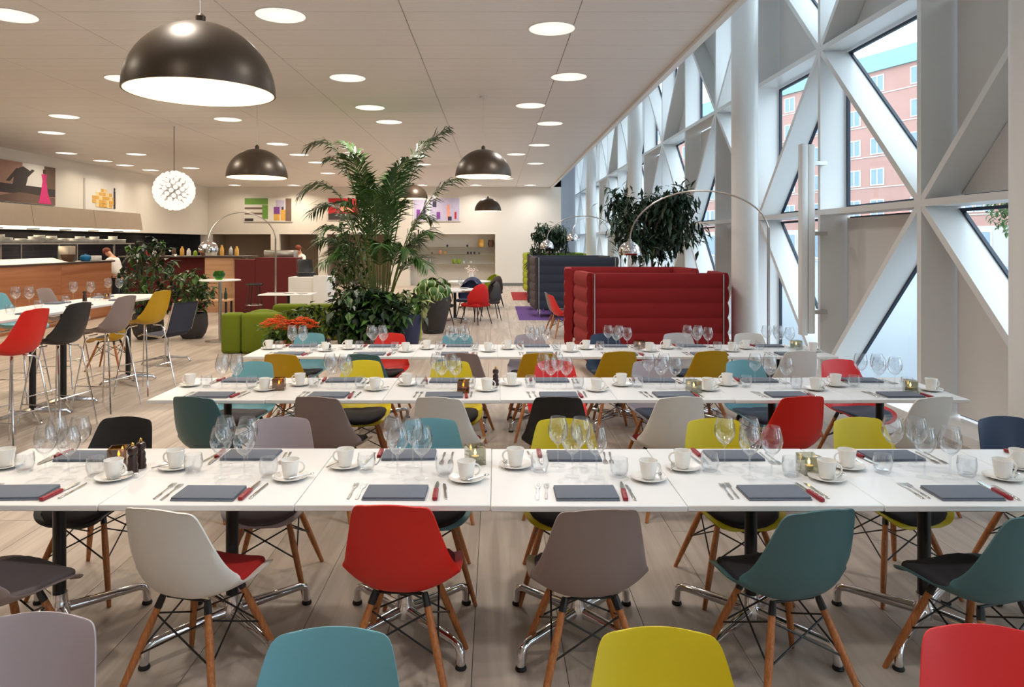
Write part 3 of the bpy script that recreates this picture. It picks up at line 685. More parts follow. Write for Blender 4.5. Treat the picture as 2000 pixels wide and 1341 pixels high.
def mill(px, py, lb):
    d = (H - TZ) * F / (py - VY); t = thing('pepper_mill', lb, 'pepper mill', ((px - VX) * d / F, d, TZ), 0, 'dark wooden pepper mills'); ob('body', MILM, t); ob('finial', MKN, t)
mill(259, 923, 'dark pepper mill standing nearer, left part of front table'); mill(275, 913, 'dark pepper mill standing behind its twin, front table'); mill(968, 752, 'dark pepper mill at centre of middle table'); mill(642, 684, 'dark pepper mill at left end of rear table')
# ================================================================== kitchen side
def tile_mat():
    m, t, b = _mat('kitchen_tile'); b.inputs['Roughness'].default_value = .15
    tc = t.nodes.new('ShaderNodeTexCoord'); mp = t.nodes.new('ShaderNodeMapping'); mp.inputs['Rotation'].default_value = (PI / 2, 0, PI / 2)
    bk = t.nodes.new('ShaderNodeTexBrick'); bk.inputs['Scale'].default_value = 4; bk.inputs['Color1'].default_value = lin((34, 36, 46)); bk.inputs['Color2'].default_value = lin((50, 52, 64)); bk.inputs['Mortar'].default_value = lin((70, 72, 80)); bk.inputs['Mortar Size'].default_value = .012
    t.links.new(tc.outputs['Object'], mp.inputs[0]); t.links.new(mp.outputs[0], bk.inputs[0]); t.links.new(bk.outputs[0], b.inputs['Base Color']); return m
MB().box(-13.7, -13.6, 9, YB, 0, 2.45).box(-13.6, XL - .3, 8.9, 9, 0, 2.45).box(-13.6, XL - .3, 9, YB, 2.35, 2.45).box(-13.6, XL - .3, YB, YB + .1, 0, 2.45).build('wall_kitchen', tile_mat(), None, False, kind='structure', label='dark tiled kitchen wall')
MB().box(-13.7, XL - .3, 9, YB, -.02, 0).build('floor_kitchen', M['plank_gap'], None, False, kind='structure')
hd = thing('extractor_hood', 'long brushed steel kitchen extractor hood under the wall pictures', 'extractor hood', (-11.55, 0, 0))
for a_, b_ in ((11.0, 14.3), (14.3, 17.05), (17.05, 19.7), (19.7, 22.3)):
    MB().prism([(-.85, 2.20), (.5, 2.20), (.42, 2.72), (-.55, 2.72)], 'Y', a_ + .006, b_ - .006).build('hood_panel', M['brushed'], hd, False)
MB().box(-.6, .45, 11.1, 22.2, 2.165, 2.198).build('light_strip', emit('hood_light', (255, 238, 205), 8), hd, False)
for k in range(8): MB().bbox(.2, .42, 12 + k * 1.3, 12.2 + k * 1.3, 2.13, 2.164, .01).build('spot_head', M['black_metal'], hd)
sh = thing('kitchen_shelf', 'long steel pass shelf holding stacked plates in the kitchen', 'shelf', (-11.2, 0, 0))
MB().box(-.3, .3, 11, 21.5, 1.77, 1.80).build('board', M['steel'], sh, False)
for y_ in (12.3, 14.2, 16.4, 18.6, 21.3):
    for x_ in (-.25, .22): MB().box(x_, x_ + .04, y_, y_ + .04, 0, 1.77).build('upright', M['steel'], sh, False)
MB().box(-.3, .3, 11, 21.5, .88, .92).build('worktop', M['steel'], sh, False)
R_ = random.Random(5)
PLM = MB().lathe([(.0005, 0), (.07, 0), (.125, .014), (.12, .017), (.0005, .006)], 20, cap=False).mesh('plate', M['porcelain'])
n = 0
for k in range(26):
    yy = 15.2 + k * .238; hgt = R_.randint(4, 11)
    for q in range(hgt):
        ob('plate', PLM, None, (-11.1 + (k % 2) * -.02, yy, 1.8005 + q * .0175), 0, label='white plate in the stacks on the kitchen pass shelf', cat='plate', group='plates stacked on the kitchen shelf'); n += 1
ct = thing('kitchen_counter', 'long wooden kitchen counter with dark top behind the high table', 'counter', (-9.5, 0, 0))
MB().box(-.62, -.02, 9.5, 17.6, 0, 1.335).build('body', M['counter_wood'], ct, False)
for k in range(4):
    MB().box(-.02, 0, 9.5 + k * 2.025, 9.5 + (k + 1) * 2.025 - .004, .05, .68).build('front_board', M['counter_wood'], ct, False)
    MB().box(-.02, 0, 9.5 + k * 2.025, 9.5 + (k + 1) * 2.025 - .004, .684, 1.335).build('front_board', M['counter_wood'], ct, False)
MB().bbox(-.68, .04, 9.4, 17.7, 1.335, 1.375, .006, 1).build('worktop', M['dark_top'], ct)
MB().prism([(-.4, 1.3755), (.0, 1.3755), (-.36, 1.47), (-.4, 1.47)], 'Y', 11.5, 16.0).build('pass_screen', M['white_paint'], None, False, loc=(-9.6, 0, 0), label='low white sloped board along the kitchen counter top', cat='board')
def lobj(name, prof, mat, loc, label, cat, n=20): return MB().lathe(prof, n, cap=False).build(name, mat, None, loc=loc, label=label, cat=cat)
lobj('basket', [(.0005, 0), (.10, 0), (.15, .16), (.16, .165), (.14, .16), (.09, .02), (.0005, .02)], M['basket'], (-9.75, 16.22, 1.3755), 'dark woven basket at the end of the kitchen counter', 'basket')
bp_ = thing('cooking_pot', 'round blue cooking pot on the kitchen counter', 'pot', (-9.75, 16.92, 1.3755)); MB().lathe([(.0005, 0), (.09, 0), (.12, .05), (.115, .11), (.08, .14), (.02, .15), (.02, .17), (.0005, .175)], 20, cap=False).build('body', M['blue_pot'], bp_)
MB().bbox(-.1, .1, -.12, .12, 0, .12, .01).build('box', M['canvas'], None, loc=(-9.75, 17.32, 1.3755), label='small cream box at the end of the kitchen counter', cat='box')
MB().bbox(-.12, .12, -.14, .14, 0, .36, .01).build('receipt_printer', M['brushed'], None, loc=(-9.98, 16.57, 1.3755), label='upright pale machine behind the basket on the counter', cat='machine')

# ------------------------------------------------------------------ people
def skin_obj(name, pts, edges, mat, parent, sub=2):
    me = bpy.data.meshes.new(name); me.from_pydata([p[0] for p in pts], edges, []); me.materials.append(mat)
    o = bpy.data.objects.new(name, me); COL.objects.link(o); o.parent = parent
    bm = bmesh.new(); bm.from_mesh(me); ly = bm.verts.layers.skin.verify(); bm.verts.ensure_lookup_table()
    for v, p in zip(bm.verts, pts):
        r = p[1]; v[ly].radius = r if isinstance(r, tuple) else (r, r); v[ly].use_root = False
    bm.verts[0][ly].use_root = True
    bm.to_mesh(me); bm.free()
    s = o.modifiers.new('skin', 'SKIN'); s.use_smooth_shade = True
    q = o.modifiers.new('subdivision', 'SUBSURF'); q.levels = sub; q.render_levels = sub
    return o
def person(label, loc, rot, lean, shirt, vest, trousers, hair, reach, head_down=0):
    t = thing('person', label, 'person', loc, rot)        # faces +y
    L = math.radians(lean); up = lambda s, fwd=0: (0, math.sin(L) * s + fwd, .95 + math.cos(L) * s)
    hip = Vector((0, 0, .95)); chest = Vector(up(.34)); sho = Vector(up(.48)); nk = Vector(up(.56)); hc = Vector(up(.635, .02 + head_down * .06)); ht = Vector(up(.735, .02 + head_down * .1))
    P = [((0, 0, .95), (.155, .11)), (tuple(chest), (.16, .11)), (tuple(sho), (.10, .075)), (tuple(nk), .05), (tuple(hc), (.07, .085)), (tuple(ht), (.06, .075))]
    E = [(0, 1), (1, 2), (2, 3), (3, 4), (4, 5)]
    arms = []
    for s in (-1, 1):
        i = len(P); sp = sho + Vector((s * .17, 0, -.03)); el = sho + Vector((s * .24, .08, -.31)) + Vector((0, reach * .08, 0)); wr_ = el + Vector((-s * .06, .21 + reach * .05, .0 - reach * .06))
        P += [(tuple(sp), .052), (tuple(el), .042), (tuple(wr_), .03)]; E += [(2, i), (i, i + 1), (i + 1, i + 2)]
        pm_ = wr_ + Vector((0, .07, -.01)); P += [(tuple(pm_), (.036, .018))]; E += [(i + 2, i + 3)]
        for q in range(5):
            j = len(P); fx = (q - 1.5) * .019 if q < 4 else -s * .045
            L_ = (.075, .085, .08, .062)[q] if q < 4 else .03
            st_ = pm_ + Vector((fx * .8, .03 if q < 4 else -.01, 0)); P += [(tuple(st_), .0095), (tuple(st_ + Vector((fx * .2, L_ * .55, -.008))), .0085), (tuple(st_ + Vector((fx * .25, L_, -.03))), .007)]; E += [(i + 3, j), (j, j + 1), (j + 1, j + 2)]
        arms.append((sp, el, wr_))
    for s in (-1, 1):
        i = len(P); P += [((s * .09, 0, .86), .085), ((s * .1, .02, .48), .06), ((s * .1, -.02, .09), .045), ((s * .105, .1, .05), (.045, .035)), ((s * .105, .17, .035), (.04, .025))]; E += [(0, i), (i, i + 1), (i + 1, i + 2), (i + 2, i + 3), (i + 3, i + 4)]
    skin_obj('body', P, E, M['skin'], t)
    # face
    f = MB(); f.sphere((0, hc.y + .098, hc.z + .0), .016, 8, 6, sc=(.7, 1, 1.3)); f.build('nose', M['skin'], t)
    for s in (-1, 1):
        MB().sphere((s * .03, hc.y + .084, hc.z + .03), .010, 8, 6).build('eye', M['black_metal'], t)
        MB().sphere((s * .082, hc.y, hc.z + .01), .022, 8, 6, sc=(.4, .8, 1.2)).build('ear', M['skin'], t)
    MB().box(-.024, .024, hc.y + .084, hc.y + .092, hc.z - .045, hc.z - .037).build('mouth', M['print_red'], t, False)
    h_ = MB(); h_.sphere((0, ht.y - .022, ht.z - .028), .102, 14, 10, sc=(.92, 1.0, .92)); h_.build('hair', hair, t)
    S = [((0, 0, .93), (.17, .125)), (tuple(chest), (.178, .128)), (tuple(sho), (.115, .088))]; SE = [(0, 1), (1, 2)]
    for sp, el, wr_ in arms: i = len(S); S += [(tuple(sp), .064), (tuple(el), .055), (tuple(el.lerp(wr_, .9)), .046)]; SE += [(2, i), (i, i + 1), (i + 1, i + 2)]
    skin_obj('shirt', S, SE, shirt, t)
    if vest: skin_obj('vest', [((0, 0, .9), (.182, .137)), (tuple(chest), (.19, .14)), (tuple(sho - Vector((0, 0, .06))), (.14, .115))], [(0, 1), (1, 2)], vest, t)
    Tp = [((0, 0, .94), (.165, .12))]; TE = []
    for s in (-1, 1): i = len(Tp); Tp += [((s * .095, 0, .84), .1), ((s * .1, .02, .48), .078), ((s * .1, -.015, .1), .07)]; TE += [(0, i), (i, i + 1), (i + 1, i + 2)]
    skin_obj('trousers', Tp, TE, trousers, t)
    for s in (-1, 1): MB().bbox(s * .105 - .05, s * .105 + .05, -.08, .22, 0, .09, .03).build('shoe', M['black_metal'], t)
    return t
a_ = PX(233, 500, 18.3); person('person in white chef coat leaning over at the kitchen counter end', (a_.x, 18.3, 0), math.radians(75), 24, M['cloth_white'], None, M['cloth_dark'], M['hair_red'], 1, 1)
a_ = PX(587, 500, 21.0); person('waiter with reddish hair, white shirt and dark vest behind the register', (a_.x, 21.0, 0), math.radians(150), 3, M['cloth_white'], M['cloth_dark'], M['cloth_dark'], M['hair_red'], .3, .6)

# ------------------------------------------------------------------ bar area
b1 = thing('wooden_bar', 'wood-ended bar counter with dark top at the left rear', 'bar counter', (0, 0, 0))
MB().box(-9.8, -7.62, 18.9, 19.7, 0, 1.42).build('red_front', M['dark_red'], b1, False)
MB().box(-7.6, -6.85, 18.6, 19.7, 0, 1.42).build('end_panel', M['pale_wood'], b1, False)
MB().bbox(-9.85, -6.6, 18.55, 19.8, 1.422, 1.46, .006, 1).build('bar_top', M['dark_top'], b1)
b2 = thing('red_bar', 'dark red upholstered bar front behind the white cash desk', 'bar counter', (0, 0, 0))
for k in range(3):
    xa, xb = -6.6 + k * .52, -6.6 + (k + 1) * .52 - .006
    MB().box(xa, xb, 18.0, 18.6, 0, 1.38 if k == 0 else 1.43).build('bar_panel', M['dark_red'], b2, False)
R_ = random.Random(9)
for k in range(12):                                   # bottles, jars, fruit on the bar top
    x_ = -9.3 + k * .215; h_ = R_.uniform(.12, .3)
    mt = R_.choice(['leaf_lime', 'ochre', 'print_red', 'steel', 'basket', 'canvas']); kind_ = {'leaf_lime': 'green glass', 'ochre': 'yellow', 'print_red': 'red', 'steel': 'steel', 'basket': 'dark', 'canvas': 'white'}[mt]
    lobj('jar', [(.0005, 0), (.05, 0), (.055, h_ * .2), (.05, h_ * .7), (.025, h_ * .85), (.025, h_), (.0005, h_)], M[mt], (x_, 19.1 + R_.uniform(-.15, .15), 1.4605), f'{kind_} jar, {k + 1} along from the left on the wooden bar'.replace(f'{k + 1} along', (ORD + ['eleventh', 'twelfth'])[k]), 'jar', 14)['group'] = 'jars on the wooden bar'
cm_ = thing('coffee_machine', 'steel coffee machine standing behind the dark red bar', 'coffee machine', (-5.95, 19.5, 0))
MB().bbox(-.5, .5, 0, .5, 0, .95, .01).build('stand', M['dark_top'], cm_); MB().bbox(-.42, .42, .02, .46, .951, 1.18, .03).build('body', M['steel'], cm_); MB().bbox(-.42, .42, .02, .46, 1.38, 1.6, .03).build('hood', M['steel'], cm_); MB().box(-.4, .4, .3, .45, 1.18, 1.38).build('panel', M['black_metal'], cm_, False)
def stool_round(x_, y_, h_, lab):
    t = thing('bar_stool', lab, 'stool', (x_, y_, 0)); MB().lathe([(.0005, h_), (.2, h_), (.21, h_ + .015), (.2, h_ + .04), (.0005, h_ + .045)], 28, cap=False).build('seat', M['black_metal'], t)
    for k in range(4):
        a_ = PI / 4 + k * PI / 2; MB().tube([(.12 * math.cos(a_), .12 * math.sin(a_), h_), (.24 * math.cos(a_), .24 * math.sin(a_), 0)], .012, 8).build('leg', M['black_metal'], t)
    MB().tube([(.2 * math.cos(q * PI / 12), .2 * math.sin(q * PI / 12), .3) for q in range(24)], .008, 6, closed=True).build('footrest', M['steel'], t)
a_ = PX(497, 600, 17.3); stool_round(a_.x, 17.3, .78, 'round black bar stool before the dark red bar')
cd = thing('cash_desk', 'white cash desk with register beside the palm', 'desk', (0, 0, 0))
a_ = PX(606, 540, 16.4); MB().bbox(a_.x - .48, a_.x + .42, 16.3, 17.1, 0, 1.02, .008).build('body', M['white_paint'], cd); MB().bbox(a_.x + .12, a_.x + .43, 16.2, 16.29, 0, 1.06, .008).build('front_panel', M['white_paint'], cd)
rg = thing('cash_register', 'black cash register screen on the white cash desk', 'register', (a_.x - .18, 16.7, 1.0205), .4)
MB().bbox(-.2, .2, -.2, .2, 0, .1, .01).build('drawer', M['black_metal'], rg); MB().bbox(-.17, .17, -.02, .02, .08, .42, .008, mat=Matrix.Translation((0, 0, .02)) @ Matrix.Rotation(-.5, 4, 'X')).build('screen', M['black_metal'], rg)
cf = thing('cafe_table', 'small white cafe table with plates behind the green sofa', 'table', (-4.35, 14.95, 0))
MB().bbox(-.55, .52, -.3, .35, .715, .74, .004, 1).build('table_top', M['white_top'], cf); MB().lathe([(.03, .02), (.03, .714)], 16).build('column', M['black_metal'], cf); MB().lathe([(.22, 0), (.22, .012), (.03, .03)], 24).build('foot', M['black_metal'], cf)
for k, (dx, dy) in enumerate(((-.02, .1), (.3, -.02))): o = ob('plate', PLM, None, (-4.35 + dx, 14.95 + dy, .7405), label=('left' if k == 0 else 'right') + ' plate on the small white cafe table', cat='plate', group='plates on the cafe table')
a_ = PX(430, 546, 13.1)
rt_ = thing('round_bar_table', 'small round white bar table on a steel pole', 'table', (a_.x, 13.1, 0)); zt = a_.z
MB().lathe([(.0005, zt - .02), (.36, zt - .02), (.365, zt - .01), (.36, zt), (.0005, zt)], 36, cap=False).build('table_top', M['white_top'], rt_); MB().lathe([(.03, .01), (.03, zt - .02)], 18).build('pole', M['steel'], rt_); MB().lathe([(.26, 0), (.26, .01), (.05, .02)], 32).build('foot', M['steel'], rt_)
gb = thing('glass_bowl', 'round green glass bowl on the small bar table', 'bowl', (a_.x - .02, 13.1, zt + .0005)); MB().lathe([(.0005, 0), (.05, 0), (.1, .05), (.11, .1), (.08, .16), (.075, .16), (.1, .1), (.09, .055), (.0005, .012)], 28, cap=False).build('bowl', M['green_glass'], gb); MB().lathe([(.0005, .013), (.03, .013), (.03, .05), (.0005, .05)], 14, cap=False).build('candle', M['leaf_lime'], gb)
# low bench with bottles left of the bar
bn = thing('low_bench', 'low wooden side bench with bottles before the wooden bar', 'bench', (-6.3, 16.0, 0)); MB().bbox(-.75, .35, -.2, .2, .5, .54, .006, 1).build('board', M['pale_wood'], bn)
for x_ in (-.7, .3):
    for y_ in (-.16, .16): MB().box(x_ - .02, x_ + .02, y_ - .02, y_ + .02, 0, .5).build('leg', M['black_metal'], bn, False)
for k in range(7): lobj('bottle', [(.0005, 0), (.035, 0), (.038, .12), (.014, .2), (.014, .26), (.0005, .26)], M['pot_grey'] if k % 2 else M['leaf_dark'], (-6.95 + k * .15, 16.0 + (k % 3 - 1) * .05, .5405), f'{ORD[k]} bottle from left on the low wooden bench', 'bottle', 12)['group'] = 'bottles on the low bench'

# ------------------------------------------------------------------ high tables and bar chairs
def high_table(y0, y1, cols, lab):
    t = thing('high_table', lab, 'table', (-4.75, y0, 0)); MB().bbox(-.37, .37, 0, y1 - y0, 1.09, 1.117, .004, 1).build('table_top', M['white_top'], t)
    for c in cols:
        cc = c - y0; MB().lathe([(.032, .1), (.032, 1.089)], 16, (0, cc, 0)).build('column', M['black_metal'], t)
        for q in range(4):
            an = PI / 4 + q * PI / 2; MB().tube([(0, cc, .1), (.3 * math.cos(an), cc + .3 * math.sin(an), .045), (.34 * math.cos(an), cc + .34 * math.sin(an), .012)], [.03, .02, .012], 8).build('base_leg', M['chrome'], t)
high_table(7.58, 9.6, (7.82, 9.2), 'far white high table on black columns by the counter'); high_table(5.5, 7.57, (5.9, 7.3), 'near white high table on black columns at left edge')
STM = {}
for sx in (-1, 1):
    for sy in (-1, 1): STM[sx, sy] = MB().tube([(sx * .06, -.015 + sy * .06, .815), (sx * .13, -.015 + sy * .12, .80), (sx * .15, -.015 + sy * .14, .76), (sx * .24, -.015 + sy * .24, .006)], .0085, 8).mesh('leg', M['chrome'])
sb = MB()
def lp(sx, sy, z): u = (.76 - z) / .754; return (sx * (.15 + .09 * u), -.015 + sy * (.14 + .1 * u), z)
for z_, pr in ((.34, (((-1, -1), (1, -1)), ((-1, 1), (1, 1)))), (.28, (((-1, -1), (-1, 1)), ((1, -1), (1, 1))))):
    for a1, b1_ in pr: sb.tube([lp(*a1, z_), lp(*b1_, z_)], .006, 6)
SBM = sb.mesh('footrest', M['chrome'])
def bar_chair(x_, y_, rot, colour, lab):
    t = thing('bar_chair', lab, 'bar stool', (x_, y_, 0), rot, 'tall shell bar chairs')
    ob('seat_shell', SHM, t, (0, 0, .42), mat=M['shell_' + colour])
    if colour in ('red', 'mustard', 'grey', 'black'): ob('seat_pad', PDM, t, (0, 0, .42), mat=M['pad_dark'])
    for k in STM: ob('leg', STM[k], t)
    ob('footrest', SBM, t)
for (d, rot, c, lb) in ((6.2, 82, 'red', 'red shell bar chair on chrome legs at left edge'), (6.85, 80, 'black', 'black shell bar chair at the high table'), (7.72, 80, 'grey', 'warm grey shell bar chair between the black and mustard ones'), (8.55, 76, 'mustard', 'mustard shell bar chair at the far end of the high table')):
    r = math.radians(rot); bar_chair(-3.98 - math.sin(r) * .284, d + math.cos(r) * .284, r, c, lb)
for (d, c, lb) in ((7.0, 'teal', 'near light teal bar chair beyond the high table'), (8.15, 'teal', 'far light teal bar chair beyond the high table'), (9.0, 'grey', 'warm grey bar chair beyond the high table')):
    r = math.radians(-88); bar_chair(-5.75 - math.sin(r) * .284 + .02, d, r, c, lb)
HZ = 1.1173
k = 0
for (px, py) in ((30, 603), (57, 603), (143, 588), (177, 588), (211, 578), (233, 578)):
    d = (H - HZ) * F / (py - VY); ob('wine_glass', WGM, None, ((px - VX) * d / F, d, HZ), label=f'wine glass on the high tables, {ORD[k]} from left', cat='wine glass', group='glasses on the high tables'); k += 1
for k, (px, py) in enumerate(((128, 592), (190, 586), (75, 602), (20, 612))):
    d = (H - HZ) * F / (py - VY); ob('tumbler', TUM, None, ((px - VX) * d / F, d, HZ), label=f'water tumbler on the high tables, {["third", "fourth", "second", "first"][k]} from left', cat='tumbler', group='tumblers on the high tables')
for k, (dx, d) in enumerate(((-.22, 6.2), (-.22, 6.95), (-.22, 7.75), (-.22, 8.6), (.23, 6.75), (.23, 8.1), (.22, 9.0))):
    ob('napkin', NPM, None, (-4.75 - dx, d, HZ), PI / 2, label=f'dark folded napkin on the {"stool" if dx < 0 else "counter"} side of the high tables, {ORD[k if k < 4 else k - 4]} from near end', cat='napkin', group='napkins on the high tables')
t = thing('candle_holder', 'amber glass candle holder on the far high table', 'candle holder', (-4.78, 8.75, HZ), .3); MB().lathe([(.0005, 0), (.04, 0), (.045, .07), (.042, .07), (.037, .008), (.0005, .008)], 18, cap=False).build('glass_cup', M['amber_glass'], t); MB().lathe([(.0005, .009), (.02, .009), (.02, .03), (.0005, .03)], 12, cap=False).build('candle', M['wax'], t); MB().lathe([(.0005, .034), (.006, .042), (.0005, .06)], 8, cap=False).build('flame', M['flame'], t)
mill2 = thing('pepper_mill', 'dark pepper mill on the far high table', 'pepper mill', (-4.85, 8.4, HZ)); ob('body', MILM, mill2); ob('finial', MKN, mill2)
# navy office-type chair
nv = thing('padded_chair', 'navy ribbed chair with chrome frame beside the potted plants', 'chair', (-4.95, 10.7, 0), math.radians(75))
def rib_profile(x0, x1, pts):
    mb = MB(); P_ = []
    N = 40
    for i in range(N + 1):
        u = i / N * (len(pts) - 1); q = min(int(u), len(pts) - 2); f = u - q; a1, b1_ = Vector(pts[q]), Vector(pts[q + 1]); p = a1.lerp(b1_, f); p += Vector((0, 0, .006 * abs(math.sin(i * PI / 2.5)))); P_.append(p)
    mb.grid([[(x0, p[1], p[2]), (x1, p[1], p[2])] for p in P_]); mb.grid([[(x0, p[1] - .012, p[2] - .02), (x1, p[1] - .012, p[2] - .02)] for p in P_]); return mb
rib_profile(-.26, .26, [(0, .26, .44), (0, .2, .46), (0, -.14, .43), (0, -.22, .50), (0, -.34, .92)]).build('seat_sling', M['sofa_navy'], nv)
for s in (-1, 1): MB().tube([(s * .27, .27, .43), (s * .27, .2, .455), (s * .27, -.14, .425), (s * .27, -.22, .495), (s * .27, -.345, .93)], .011, 8).build('side_rail', M['chrome'], nv)
MB().lathe([(.03, .09), (.03, .43)], 14).build('pedestal', M['chrome'], nv)
for q in range(4): an = PI / 4 + q * PI / 2; MB().tube([(0, 0, .1), (.3 * math.cos(an), .3 * math.sin(an), .06), (.33 * math.cos(an), .33 * math.sin(an), .005)], [.024, .016, .014], 8).build('base_leg', M['chrome'], nv)
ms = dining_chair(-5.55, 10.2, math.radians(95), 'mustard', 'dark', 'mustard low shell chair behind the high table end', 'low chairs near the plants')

# ------------------------------------------------------------------ green modular sofas
def cushion(mb, x0, x1, y0, y1, z0, z1, r=.06): return mb.bbox(x0, x1, y0, y1, z0, z1, r, 4)
gs = thing('green_sofa', 'green felt modular sofa seen from behind, left of the flowers', 'sofa', (-4.47, 11.55, 0))
for (a1, b1_) in ((0, .32), (.325, .95)): cushion(MB(), a1, b1_, 0, .3, .0, .66).build('back_block', M['felt_green'], gs)
cushion(MB(), .0, .95, .305, 1.05, .0, .42).build('seat_block', M['felt_green'], gs)
MB().sphere((.5, .62, .54), .3, 20, 12, sc=(1, .8, .45)).build('head_roll', M['felt_green'], gs)
gs2 = thing('green_sofa', 'long green felt sofa behind the orange flowers and palm', 'sofa', (-4.15, 13.2, 0))
for (a1, b1_) in ((.0, .62), (.625, 1.25)): cushion(MB(), a1, b1_, 0, .3, 0, .66).build('back_block', M['felt_green'], gs2)
cushion(MB(), 0, 1.25, .305, 1.0, 0, .42).build('seat_block', M['felt_green'], gs2)
# lime stool by blue planter
cushion(MB(), -.22, .22, -.22, .22, 0, .52, .05).build('lime_pouf', M['sofa_lime'], None, loc=(-1.62, 13.3, 0), label='lime green pouf behind the blue planter', cat='pouf')
# ================================================================== quilted booth sofas
def quilt(mb, p0, p1, z0, z1, thick, n, seg=6):
    p0, p1 = Vector((*p0, 0)), Vector((*p1, 0)); d = (p1 - p0).normalized(); nn = Vector((-d.y, d.x, 0)); L = (p1 - p0).length
    prof = []
    for i in range(n * seg + 1):
        z = z0 + (z1 - z0) * i / (n * seg); b = abs(math.sin(PI * i / seg)) ** .6; prof.append((thick * (.34 + .16 * b), z))
    f = [[p0 + d * s + nn * t + Vector((0, 0, z)) for t, z in prof] for s in (0, L)]; g = [[p0 + d * s - nn * t + Vector((0, 0, z)) for t, z in prof] for s in (0, L)]
    mb.grid(f); mb.grid(g); mb.grid([f[0], g[0]]); mb.grid([f[1], g[1]]); mb.grid([[f[0][-1], g[0][-1]], [f[1][-1], g[1][-1]]]); mb.grid([[f[0][0], g[0][0]], [f[1][0], g[1][0]]])
    return mb
def booth_sofa(y, x0, x1, facing, mat, mat2, label, z1=1.4, n=6, dep=.85):
    t = thing('quilted_sofa', label, 'sofa', ((x0 + x1) / 2, y, .0095 if y > 15 else 0), 0 if facing > 0 else PI, 'quilted high-back booth sofas')
    W = (x1 - x0) / 2
    quilt(MB(), (-W, 0), (W, 0), .2, z1, .12, n).build('back_panel', mat, t)
    quilt(MB(), (-W - .01, .01), (-W - .09, dep), .2, z1, .14, n).build('side_panel', mat2, t); quilt(MB(), (W + .01, .01), (W + .09, dep), .2, z1, .14, n).build('side_panel', mat2, t)
    cushion(MB(), -W + .08, W - .08, .07, dep - .05, .26, .46, .06).build('seat_cushion', mat, t)
    for sx in (-1, 1):
        MB().tube([(sx * (W - .02), -.067, .205), (sx * (W - .02), -.067, z1 - .01)], .008, 6).build('zip', M['steel'], t)
        for yy in (.03, dep - .1): MB().tube([(sx * (W - .05), yy, 0), (sx * (W - .05), yy, .26)], .014, 8).build('leg', M['chrome'], t)
    MB().tube([(-W + .05, .03, .225), (W - .05, .03, .225)], .012, 8).build('base_rail', M['chrome'], t)
    return t
booth_sofa(9.56, 1.30, 3.06, 1, M['sofa_red'], M['sofa_red'], 'near red quilted high-back sofa turned away behind the rear table')
booth_sofa(12.1, 1.24, 3.06, -1, M['sofa_red'], M['sofa_red'], 'red quilted high-back sofa facing the near red one')
booth_sofa(17.2, 1.02, 2.9, 1, M['sofa_navy'], M['sofa_brown'], 'near navy quilted high-back sofa on the purple rug', 1.45)
booth_sofa(19.8, 1.0, 2.9, -1, M['sofa_navy'], M['sofa_brown'], 'far navy quilted high-back sofa on the purple rug', 1.45)
booth_sofa(23.3, 1.1, 2.9, 1, M['sofa_green'], M['sofa_lime'], 'near green quilted high-back sofa on the red rug', 1.45)
booth_sofa(25.6, 1.1, 2.9, -1, M['sofa_green'], M['sofa_lime'], 'far green quilted high-back sofa on the red rug', 1.45)
MB().box(.55, 3.3, 16.6, 20.2, .0005, .009).build('purple_rug', M['rug_purple'], None, False, label='purple rug under the navy booth sofas', cat='rug')
MB().box(.55, 3.3, 22.4, 26.0, .0005, .009).build('red_rug', M['rug_red'], None, False, label='red rug under the green booth sofas', cat='rug')
def booth_table(x_, y_, lab, W=.75):
    t = thing('booth_table', lab, 'table', (x_, y_, .0095 if y_ > 15 else 0)); MB().bbox(-W, W, -.3, .3, .715, .74, .004, 1).build('table_top', M['white_top'], t)
    for s in (-1, 1): MB().tube([(s * (W - .04), -.25, .01), (s * (W - .04), -.25, .70), (s * (W - .04), .25, .70), (s * (W - .04), .25, .01)], .013, 8).build('leg_frame', M['chrome'], t)
booth_table(2.1, 10.83, 'white table between the two red booth sofas'); booth_table(1.95, 18.5, 'white table between the navy booth sofas'); booth_table(2.0, 24.45, 'white table between the green booth sofas')
booth_table(2.15, 14.3, 'white table between red and navy booths', .6)
dining_chair(1.28, 14.35, math.radians(-85), 'grey', 'dark', 'dark brown shell chair beside the red booth', 'chairs behind the red booth')
dining_chair(1.30, 13.65, math.radians(-75), 'coral', 'maroon', 'red shell chair close to the red booth', 'chairs behind the red booth')

